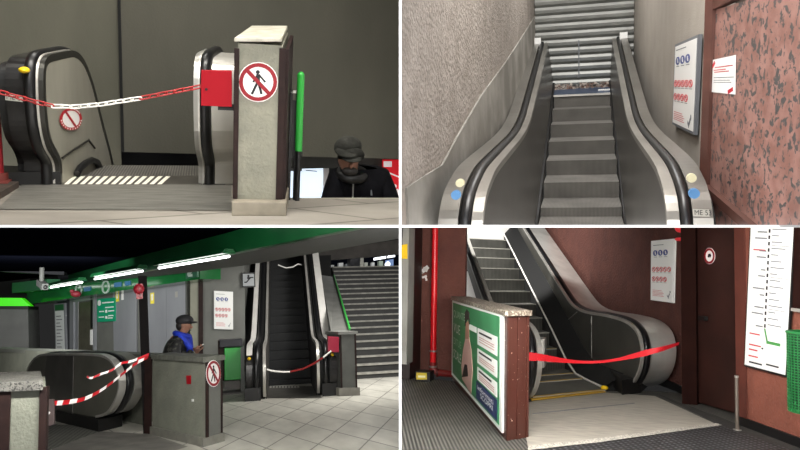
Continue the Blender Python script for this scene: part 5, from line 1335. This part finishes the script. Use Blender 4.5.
mb = MB(); q = R.pl(701.5, 320, dA + nd_ * .02, nd_); mb.box(q, (dB - dA).normalized() * .12, nd_ * .05, V(0, 0, .05)); o = build(R, 'door_handle', MB().add([p for p in mb.v], mb.f), M['black'], base_of(mb)); o['kind'] = 'structure'; 
# jamb and right wall
jA, jB = R.fl(739, 424.5), R.fl(835, 461)
nj = V(-(jB - jA).y, (jB - jA).x, 0).normalized(); nj = nj if nj.x < 0 else -nj
wall(R, 'wall_front', jA, jB, 0, 3.2, brown4r, .12)
mb = MB(); a = jA; u_ = (jB - jA).normalized(); mb.up([a - u_ * .02, a + u_ * .16, a + u_ * .16 + nj * .015, a - u_ * .02 + nj * .015], 0, 3.2); struct(R, 'trim_3', mb, mat('brown jamb', '#4d241b', .6, 0, '#5a2b20', 4))
mb = MB(); mb.up([jA, dB, dB + V(.1, .1, 0), jA + V(.1, .1, 0)], 0, 3.2); struct(R, 'trim_4', mb, pier)
mb = MB(); mb.ext([jA + nj * 0, jB, jB + V(0, 0, .09), jA + V(0, 0, .09)], nj * .02); struct(R, 'baseboard_front', mb, M['black'])
# notice board on the brown wall
Pb = Patch.px(R, WB1 + nR * .01, nR, (652.5, 241), (676.5, 238.5), (675, 303), (652, 300))
notice_board(R, Pb, 'white notice board of pictograms hung on the brown wall above the newel', M, M['paper'], .02)
for i, (tl, tr, br, bl, lab) in enumerate((((676.5, 224), (683, 224), (682.5, 232.5), (677, 232.5), 'red round fitting at the top of the brown wall beside the notice board'), ((676.5, 237.5), (682, 237), (682, 241), (676.5, 241.5), 'small red lamp at the upper corner of the notice board'))):
    Pk = Patch.px(R, WB1 + nR * .03, nR, tl, tr, br, bl); q = Pk.P(.5, .5); mb = MB(); mb.ball(q, Pk.W * .35, Pk.W * .35, Pk.H * .5, 12, 8); solo(R, 'alarm_lamp', mb, mat('red lamp %d' % i, '#d8323a', .3, emit=.25), lab, 'lamp')
# line map
Pm = Patch.px(R, jA + nj * .02, nj, (754, 205), (797, 205), (787.5, 375), (746.8, 364.5))
t = Thing(R, 'route_map', 'tall white line map with black station marks and a green end on the wall', 'map', Pm.P(.5, 0))
mb = MB(); Pm.quad(mb, -.03, -.012, 1.03, 1, 0, .02); t.part('frame', mb, M['black'])
mb = MB(); Pm.quad(mb, 0, 0, 1, 1, .02, .024); t.part('sheet', mb, M['paper'])
n_ = .024
mb = MB(); mb2 = MB(); mb3 = MB()
vs = [.92 - .0385 * k for k in range(18)]
for k, v in enumerate(vs):
    Pm.quad(mb, .455 + .0, v - .011, .495, v + .011, n_, n_ + .002)
    w_ = .16 + .08 * ((k * 7) % 3)
    Pm.quad(mb2, .54, v + .008, .54 + w_, v + .014, n_, n_ + .002)
    if k % 3 != 1: Pm.quad(mb2, .40 - .09 - .06 * (k % 4), v - .012, .42, v - .004, n_, n_ + .002)
    if k in (4, 9, 14): Pm.quad(mb2, .55, v - .012, .95, v - .009, n_, n_ + .002)
t.parts('station_mark', mb, M['ink']); t.parts('printed_line', mb2, M['inkgrey'])
mb = MB(); Pm.shape(mb, [(.455, .25), (.49, .25), (.56, .178), (.53, .17)], n_, n_ + .002); Pm.quad(mb, .53, .16, .86, .178, n_, n_ + .001); t.part('green_line', mb, mat('map green', '#3c8a3e', .5))
mb = MB()
for v, a, b in ((.72, .1, .4), (.2, .1, .36), (.13, .1, .4), (.1, .1, .32), (.06, .1, .34)): Pm.quad(mb, a, v, b, v + .008, n_, n_ + .002)
t.parts('red_print', mb, M['signred'])
mb = MB()
for v, a, b in ((.02, .12, .45), (.03, .55, .85), (.12, .42, .46)): Pm.quad(mb, a, v, b, v + .01, n_, n_ + .002)
t.parts('small_print', mb, M['ink'])
# window-like panel at the far right
Pk = Patch.px(R, jA + nj * .03, nj, (797.5, 205), (840, 205), (840, 318), (795.5, 311)); t = Thing(R, 'wall_case', 'dark brown wall case with a pale lower edge at the right edge', 'case', Pk.P(.5, 0))
mb = MB(); Pk.quad(mb, 0, .03, 1, 1, 0, .03); t.part('panel', mb, pier); mb = MB(); Pk.quad(mb, 0, 0, 1, .03, 0, .045); t.part('ledge', mb, M['steelbright'])
# green mesh bin on the wall
bc = R.pl(815, 412, jA + nj * .22, nj); ztop = R.hz(V(bc.x, bc.y, 0), 333); zbot = R.hz(V(bc.x, bc.y, 0), 412); rad = .195
t = Thing(R, 'litter_bin', 'green wire mesh litter bin cut by the right edge', 'bin', V(bc.x, bc.y, zbot))
gm = mat('green wire', '#17602f', .4)
nh, nv = 30, 36
mb = MB()
for k in range(nv):
    an = 2 * PI * k / nv; c, s_ = math.cos(an), math.sin(an)
    mb.tube([V(bc.x + rad * c, bc.y + rad * s_, zbot), V(bc.x + rad * c, bc.y + rad * s_, ztop)], .0045, 4, False)
for k in range(nh):
    z = lerp(zbot, ztop, k / (nh - 1)); mb.tube([V(bc.x + rad * math.cos(2 * PI * j / 24), bc.y + rad * math.sin(2 * PI * j / 24), z) for j in range(25)], .006, 4, False)
t.part('wire_basket', mb, gm)
mb = MB(); mb.tube([V(bc.x + (rad - .02) * math.cos(2 * PI * j / 24), bc.y + (rad - .02) * math.sin(2 * PI * j / 24), zbot + .01) for j in range(25)], .02, 6, False); mb.tube([V(bc.x + rad * math.cos(2 * PI * j / 24), bc.y + rad * math.sin(2 * PI * j / 24), ztop) for j in range(25)], .014, 6, False); t.parts('rim', mb, gm)
mb = MB(); rg = [[V(bc.x + (rad - .015) * math.cos(2 * PI * j / 24), bc.y + (rad - .015) * math.sin(2 * PI * j / 24), z) for j in range(24)] for z in (zbot + .02, ztop - .02)]; mb.loft(rg); t.part('liner', mb, mat('dark green liner', '#0d2a18', .6))
# bollard post
q = R.fl(737.3, 430.5); mb = MB(); t = Thing(R, 'post', 'slim metal post standing on the mat in front of the door jamb', 'post', q)
zt = R.hz(q, 376); mb.tube([q, q + V(0, 0, zt)], .019, 10); t.part('shaft', mb, mat('dull post metal', '#6b625a', .45, .5)); mb = MB(); mb.tube([q + V(0, 0, zt - .015), q + V(0, 0, zt + .005)], .023, 10); t.part('cap', mb, M['steel']); mb = MB(); mb.tube([q, q + V(0, 0, .012)], .04, 12); t.part('foot', mb, M['steel'])

# ---- escalator
O = R.fl(606, 391); w_st = (R.fl(606, 391) - R.fl(537, 399)).length
eR = Thing(R, 'escalator', 'grey escalator rising away behind the red tape with a polished rounded newel at right', 'escalator', O)
pR = R.fl(634, 394); n4 = V(-d4.y, d4.x, 0)
trc = [(620, 388.5), (631, 383), (637, 374), (640.5, 362), (641, 348), (638, 335), (631, 326), (621, 320.5), (606, 316.5), (592, 314.2), (583, 312), (576, 308.5), (570, 303), (562, 291), (545, 263.5), (523, 228), (510, 207), (498, 188)]
pr4 = []
for q in trc:
    w = R.pl(*q, pR, n4); pr4.append(((w - pR).dot(d4), w.z))
base4 = list(pr4)
pr4 = smooth_prof(pr4, 4)
pan4 = mat('charcoal inner panel', '#4b4a45', .42, .45, '#54534d', 2, spec=.4)
skl = [(501, 228), (530, 286), (553, 332), (566, 359.5), (576, 374.5), (588, 381), (603, 388)]
# skirt line on its own plane
sk4 = []
for q in skl:
    w = R.pl(*q, O, n4); sk4.append(((w - pR).dot(d4), w.z))
slope = (base4[-1][1] - base4[-4][1]) / (base4[-1][0] - base4[-4][0])
s_e = pr4[-1][0]
bot4 = [(s_e, sk4[0][1] + (s_e - sk4[0][0]) * .44)] + [(a, z + .06) for a, z in sk4[0:5]] + [(sk4[6][0], .16), (base4[0][0], .16)]
def balu4(sg, p0_, name_sfx):
    b4 = Balu(eR, p0_, d4, l4 * sg, pr4)
    b4.plate('inner_panel', pan4, bot4, -.01, .005)
    b4.plate('balustrade_core', M['black'], bot4, .01, .36, off=-.03)
    b4.band('inner_rim', M['steelbright'], -.014, .04, -.006, .03)
    b4.rail('handrail', M['rubber'], .06, .16, .0, .055)
    b4.band('outer_deck', mat('newel deck steel', '#e6e3dc', .32, .6, '#cfccc5', 3, (1, 1, .1)), .18, .66, -.03, .02)
    return b4
b4 = balu4(1, pR, '')
mb = MB(); w = R.pl(662, 330, pR + l4 * .3, n4); 
# seams between the panel sheets
for (xa, ya, xb, yb) in ((591.5, 316, 591.5, 362), (577, 312, 556, 330)):
    w0, w1 = R.pl(xa, ya, pR - l4 * .014, n4), R.pl(xb, yb, pR - l4 * .014, n4); mb = MB(); mb.tube([w0, w1], .006, 5); eR.part('panel_seam', mb, M['steel'])
# dark skirt between step edge and panel
mb = MB(); sp = [(V(O.x, O.y, 0) + d4 * (a - (O - pR).dot(d4)) + V(0, 0, z)) for a, z in sk4]
base_p = [O + d4 * ((a - (O - pR).dot(d4))) for a, z in sk4]
sk3 = [V(p.x, p.y, 0) for p in sp]
rings = []
for (a, z) in sk4 + [(base4[0][0] + .0, .02)]:
    p = pR + d4 * a; off = (O - pR) - d4 * (O - pR).dot(d4)
    i_ = p + off
    rings.append([V(i_.x, i_.y, max(-.05, z - .5)), V(i_.x, i_.y, z), V(p.x, p.y, z + .2), V(p.x, p.y, max(-.05, z - .5))])
mb.loft(rings, sm=False); eR.part('skirt', mb, M['groove'])
mb = MB(); mb.tube([r[1] + V(-.005, -.01, .012) for r in rings[:-1]], .016, 8); eR.part('skirt_strip', mb, M['chainwhite'])
mb = MB(); q = R.fl(604.5, 390); mb.ball(q + V(0, 0, .03), .05, .05, .03, 12, 6); eR.part('comb_end', mb, M['yellow'])
# base block of the newel
mb = MB(); q = [R.fl(*p) for p in ((622, 395.5), (641, 393), (648, 386), (610, 384))]; mb.up(q, 0, .2); eR.part('skirt_base', mb, M['black'])
Pk = Patch.px(R, R.fl(622, 395.5), n4, (600, 378), (604, 380), (604, 384), (600, 382.5))
# steps
nos4 = mat('worn step edge', '#a3a198', .5)
st4 = mat_ridge('grooved grey step', '#393935', '#5b5a54', 9, 'X', uv=True, bump=.5); st4t = mat_ridge('grooved grey tread', '#5a5953', '#7d7c74', 9, 'X', uv=True)
def nz(px, py):
    w = R.pl(px, py, O, n4); return (w - O).dot(d4), w.z
ns = [nz(*q) for q in ((506, 240), (510.5, 249.4), (515, 259), (519.6, 269.5), (525, 281), (530.5, 292.5), (536, 304))]
rise = (ns[0][1] - ns[-1][1]) / 6; run = (ns[0][0] - ns[-1][0]) / 6
s0, z0 = ns[-1]
seq = []
k = 0
while True:
    s_, z_ = s0 - run * k, z0 - rise * k
    if z_ < .1: break
    seq.append((s_, z_)); k += 1
seq = [(s0 + run * j, z0 + rise * j) for j in range(12, 0, -1)] + seq
lo_ = seq[-1]
seq += [(lo_[0] - run, max(.03, lo_[1] - rise * .6)), (lo_[0] - 2 * run, .025), (lo_[0] - 3 * run, .02)]
seq = [q for q in seq if q[0] > .0] + [(0.02, .012)]
for i, (s_, z_) in enumerate(sorted(seq, key=lambda q: -q[0])):
    o_ = O + d4 * s_; nx = sorted([q[0] for q in seq if q[0] > s_]); rn = (nx[0] - s_) if nx else run
    mb = MB(); A, B = o_, o_ - l4 * w_st
    mb.poly([A + V(0, 0, z_), B + V(0, 0, z_), B + d4 * rn + V(0, 0, z_), A + d4 * rn + V(0, 0, z_)]); so = eR.part('step', mb, st4t, uvf=uvr)
    mb = MB(); mb.prism([A + V(0, 0, z_ - rise), B + V(0, 0, z_ - rise), B + d4 * .04 + V(0, 0, z_ - rise), A + d4 * .04 + V(0, 0, z_ - rise)], [A + V(0, 0, z_ - .002), B + V(0, 0, z_ - .002), B + d4 * .04 + V(0, 0, z_ - .002), A + d4 * .04 + V(0, 0, z_ - .002)])
    def uvz(p): u = uvr(p); return (u[0], p.z)
    eR.part('riser', mb, st4, so, uvf=uvz)
    mb = MB(); mb.box(A + V(0, 0, z_ - .015) - d4 * .004, -l4 * w_st, d4 * .03, V(0, 0, .018)); eR.part('nosing', mb, nos4, so)
    if z_ < .35:
        mb = MB(); mb.box(A + V(0, 0, z_), -l4 * w_st, d4 * .04, V(0, 0, .006)); eR.part('yellow_edge', mb, mat('worn yellow', '#b8922c', .6), so)
# landing plate, yellow comb line
mb = MB(); q = ((528, 447), (600, 439), (716, 424), (655, 396), (606, 392.5), (537, 400.5), (520, 404)); mb.prism([R.fl(*p, -.01) for p in q], [R.fl(*p, .008) for p in q]); lp = eR.part('landing_plate', mb, land)
mb = MB(); a0, a1 = R.fl(532, 400.6, .008), R.fl(606, 392.3, .008); mb.box(a0, a1 - a0, d4 * .12, V(0, 0, .006)); eR.part('comb_line', mb, mat('yellow line', '#c79a26', .5), lp)
a0, a1 = R.fl(533, 414, .008), R.fl(635, 403.5, .008); mb = MB(); mb.box(a0, a1 - a0, d4 * .03, V(0, 0, .002)); eR.part('plate_joint', mb, M['inkgrey'], lp)
mb = MB(); q = ((528, 450), (600, 442), (722, 425), (716, 423), (600, 438), (528, 446)); mb.prism([R.fl(*p, 0) for p in q], [R.fl(*p, .011) for p in q]); eR.part('edge_strip', mb, mat('checked pale strip', '#c8c3b8', .5, 0, '#8d8981', 60, (1, 1, 1), .45, .55), lp)
# left balustrade
oL = R.fl(537, 402)
pLft = pR - l4 * (w_st + .42)
bl4 = Balu(eR, pLft, d4, -l4, pr4)
bl4.plate('inner_panel', M['steel'], bot4, -.01, .005)
bl4.plate('balustrade_core', M['black'], bot4, .01, .12, off=-.03)
bl4.band('inner_rim', M['steelbright'], -.014, .06, -.02, .03)
bl4.rail('handrail', M['rubber'], .08, .17, -.01, .06)
bl4.band('newel_cladding', M['steel'], .18, .3, -.04, .01, i1=26)

q = R.at(529, 367, 8.75); q2 = R.at(544.5, 367, 8.75); zt = R.hz(V(q.x, q.y, 0), 338.5); zm = R.hz(V(q.x, q.y, 0), 352)
mb = MB(); mb.up([q, q2, q2 + V(0, .3, 0), q + V(0, .3, 0)], q.z, zt); eR.part('control_box', mb, M['steel'], bevel=.01)
mb = MB(); mb.up([q + V(.02, -.01, 0), q2 + V(-.02, -.01, 0), q2 + V(-.02, 0, 0), q + V(.02, 0, 0)], zm, zt - .02); eR.part('box_lid', mb, M['steelbright'])
# ---- low wall with poster
E0, E1, Fz = R.fl(506.5, 440.5), R.fl(527.5, 437.5), R.fl(452.5, 380)
wd = Fz - E0; cross = E1 - E0
hT = R.hz(E0, 316); hc_ = R.hz(E0, 311.5)
t = Thing(R, 'barrier_wall', 'low wall with red brown metal end, speckled stone cap and a green poster on its side', 'wall', E0)
mb = MB(); mb.up([E0, E1, E1 + wd, E0 + wd], 0, hT); t.part('body', mb, metal_br)
mb = MB(); ov = cross.normalized() * .04
cA, cB = R.at(506, 313.5, E0.y - .04), R.at(530.5, 311.5, E1.y - .05)
mb.up([E0 - ov - wd.normalized() * .05, E1 + ov * .8 - wd.normalized() * .05, E1 + ov + wd * 1.02, E0 - ov + wd * 1.02], hT, hT + .05); t.part('cap', mb, mat_granite('speckled beige cap', '#b3aa9c', '#93897b', '#5b5045', 40, .5, .5), bevel=.006)
nE = V(cross.y, -cross.x, 0).normalized(); nE = nE if nE.y < 0 else -nE
for a_, b_ in ((0, .12), (.45, .62), (.9, 1)):
    p0_, p1_ = lerp(E0, E1, a_) + nE * .014, lerp(E0, E1, b_) + nE * .014; mb = MB(); mb.up([p0_, p1_, p1_ - nE * .02, p0_ - nE * .02], 0, hT); t.part('end_rib', mb, metal_br)
nS = V(wd.y, -wd.x, 0).normalized(); nS = nS if nS.dot(V(0, 0, 0) - E0) > 0 else -nS
Po = Patch.px(R, E0 + nS * .004, nS, (453.5, 300.5), (504.5, 314.5), (504, 433), (453, 374.5))
ps = Thing(R, 'poster', 'framed green poster with a standing figure and white text boxes on the low wall', 'poster', Po.P(.5, 0))
mb = MB(); Po.quad(mb, 0, 0, 1, 1, 0, .02); ps.part('frame', mb, M['paper'])
mb = MB(); Po.quad(mb, .035, .04, .965, .975, .02, .023); ps.part('sheet', mb, mat('poster green', '#2a7a4a', .45, 0, '#358a56', 2))
n_ = .023
mb = MB()
for v0, v1 in ((.62, .79), (.43, .58), (.26, .39)): Po.quad(mb, .62, v0, .94, v1, n_, n_ + .003)
Po.quad(mb, .42, .73, .6, .79, n_, n_ + .003); ps.parts('text_box', mb, M['paper'])
mb = MB()
for v0 in (.74, .54, .35): Po.quad(mb, .65, v0, .86, v0 + .018, n_ + .003, n_ + .005)
ps.parts('box_heading', mb, M['ink'])
mb = MB()
for v0 in (.7, .68, .655, .5, .48, .46, .32, .3, .28): Po.quad(mb, .65, v0, .9, v0 + .008, n_ + .003, n_ + .005)
ps.parts('printed_line', mb, mat('pale red ink', '#c79a94', .6))
mb = MB(); Po.quad(mb, .60, .06, .94, .24, n_, n_ + .003); bx = ps.part('blue_box', mb, mat('poster blue box', '#23305f', .5))
def ptxt(txt, u, v, h, m, w, outline=False): text_on(ps, Po, txt, u, v, h, m, n=n_ + .0045, width=w, outline=outline)
ptxt('QUANTE', .06, .78, .11, mat('outline green', '#b9d6c2', .5), Po.W * .3)
ptxt('VUE', .07, .6, .12, M['paper'], Po.W * .17)
ptxt('DITUE', .07, .44, .09, mat('outline green 2', '#a4cbb0', .5), Po.W * .2)
ptxt('SCALE', .07, .26, .12, M['paper'], Po.W * .2)
ptxt('informati', .63, .165, .05, M['paper'], Po.W * .26)
ptxt('SCOPRI', .68, .105, .05, M['paper'], Po.W * .2)
# printed standing figure: flat print
pk = mat('printed pink', '#c9a196', .6); dkp = mat('printed dark hair', '#2b1d1a', .6); sknp = mat('printed skin', '#a97b66', .6)
mb = MB(); Po.shape(mb, [(.3, .1), (.5, .04), (.53, .3), (.5, .52), (.45, .64), (.38, .62), (.32, .45), (.28, .25)], n_, n_ + .006); ps.part('printed_coat', mb, pk)
mb = MB(); Po.shape(mb, [(.37, .6), (.45, .62), (.45, .78), (.42, .82), (.38, .78)], n_, n_ + .0065); ps.part('printed_face', mb, sknp)
mb = MB(); Po.shape(mb, [(.36, .74), (.36, .9), (.4, .95), (.45, .92), (.46, .78), (.44, .84), (.39, .82)], n_, n_ + .007); ps.part('printed_hair', mb, dkp); mb = MB(); Po.shape(mb, [(.3, .12), (.44, .2), (.42, .32), (.36, .3)], n_, n_ + .007); ps.part('printed_bag', mb, dkp)

# ---- red tape
ribbon(R, 'barrier_tape', 'plain red tape stretched across the escalator mouth to the brown wall', [R.at(*q) for q in ((524, 356.5, 7.4), (540, 357.5, 7.5), (560, 360.2, 7.7), (580, 362, 7.9), (600, 361.8, 8.0), (620, 359, 8.1), (645, 353, 8.2), (662, 349, 8.25), (679, 343.5, 8.5))], [.1, .075, .05, .03, .028, .035, .07, .05, .03], [M['tape_red']], 1)
# ================================================================== slabs added between the four halls: white edges, light kept apart
mb = MB()
def wbox(name, x0, x1, y0, y1, z0, z1):
    me = bpy.data.meshes.new(name); o = bpy.data.objects.new(name, me); COL.objects.link(o)
    c = V((x0 + x1) / 2, (y0 + y1) / 2, CAM.z + z0)
    vs = [V(x, y, CAM.z + z) - c for x in (x0, x1) for y in (y0, y1) for z in (z0, z1)]
    me.from_pydata(vs, [], [(0, 1, 3, 2), (4, 6, 7, 5), (0, 4, 5, 1), (2, 3, 7, 6), (0, 2, 6, 4), (1, 5, 7, 3)])
    me.materials.append(M['divider']); o.location = c; o['kind'] = 'structure'; return o
k = 3.2 / F
wbox('divider_slab', -2.6, 2.6, 3.2, 13, -2.5 * k, 0)
wbox('divider_upper', -1.0 * k, 1.4 * k, 3.2, 12, 0, 1.6)
wbox('divider_lower', -1.0 * k, 1.4 * k, 3.2, 12, -1.6, -2.5 * k)

# ------------------------------------------------------------------ lamps and added fill lights
w = bpy.data.worlds.new('world'); sc.world = w; w.use_nodes = True
w.node_tree.nodes['Background'].inputs[0].default_value = (1, 1, 1, 1); w.node_tree.nodes['Background'].inputs[1].default_value = .02
area(None, 'front_fill_upper', (0, 1.2, CAM.z + 2.0), (0, 3.2, CAM.z + .1), 2.5, .5, 150)  # added fill without a fixture, whitens the slab edges from above
area(None, 'front_fill_lower', (0, 1.2, CAM.z - 2.0), (0, 3.2, CAM.z - .1), 2.5, .5, 110)  # same from below, an unseen fill for the lower halls

area(r3, 'mezzanine_fill', (-.2, 5.2, 2.08), (0, 9.5, .3), 3.6, .12, 190, (1, .98, .93))  # unseen fill added under the slab, facing into the mezzanine
area(r3, 'mezzanine_fill', (3.4, 12.2, 2.55), (3.0, 13.4, 0), 2.2, .8, 140, (1, .98, .93))  # second added fill, for the escalator foot and stairs
area(r3, 'lift_fill', (-3.0, 13.4, 2.15), (-3.2, 18.5, 1.0), 2.4, .3, 120, (1, 1, .98))  # added light near the tubes to brighten the lift wall
area(r3, 'upper_hall_fill', (6.5, 25.0, 6.0), (6.5, 26.5, 3), 2.0, 1, 260, (1, 1, .98))  # added to brighten the hall above the stairs
area(r4, 'hall_fill', (0.0, 5.0, 1.78), (0.0, 9.0, .4), 3.0, .12, 190, (1, .97, .92))  # unseen fill tucked under the slab, aimed into the hall
area(r4, 'hall_fill', (-2.6, 12.6, 4.4), (-2.6, 15.0, 2.4), 1.6, .6, 380, (1, .98, .95))  # extra fill added to whiten the white wall
area(r1, 'landing_lamp', (0.2, 4.4, 3.2), (0.1, 5.2, 0), 2.6, .5, 170, (1, .96, .88))
area(r1, 'landing_lamp', (-.6, 6.6, 3.3), (-.8, 7.6, 0), 1.6, .4, 40, (1, .97, .9))
area(r2, 'stair_lamp', (0, 5.0, 3.9), (0, 6.0, 0), 1.2, 1.5, 130, (1, .97, .94))
area(r2, 'stair_lamp', (0, 9.0, 4.0), (0, 9.4, 1), 1.2, 1.5, 90, (1, .98, .96))
cam = bpy.data.cameras.new('camera'); co = bpy.data.objects.new('camera', cam); COL.objects.link(co)
cam.sensor_width = 36; cam.lens = 36 * F / 800; cam.clip_start = .05; cam.clip_end = 200
co.location = CAM; co.rotation_euler = (PI / 2, 0, 0); sc.camera = co
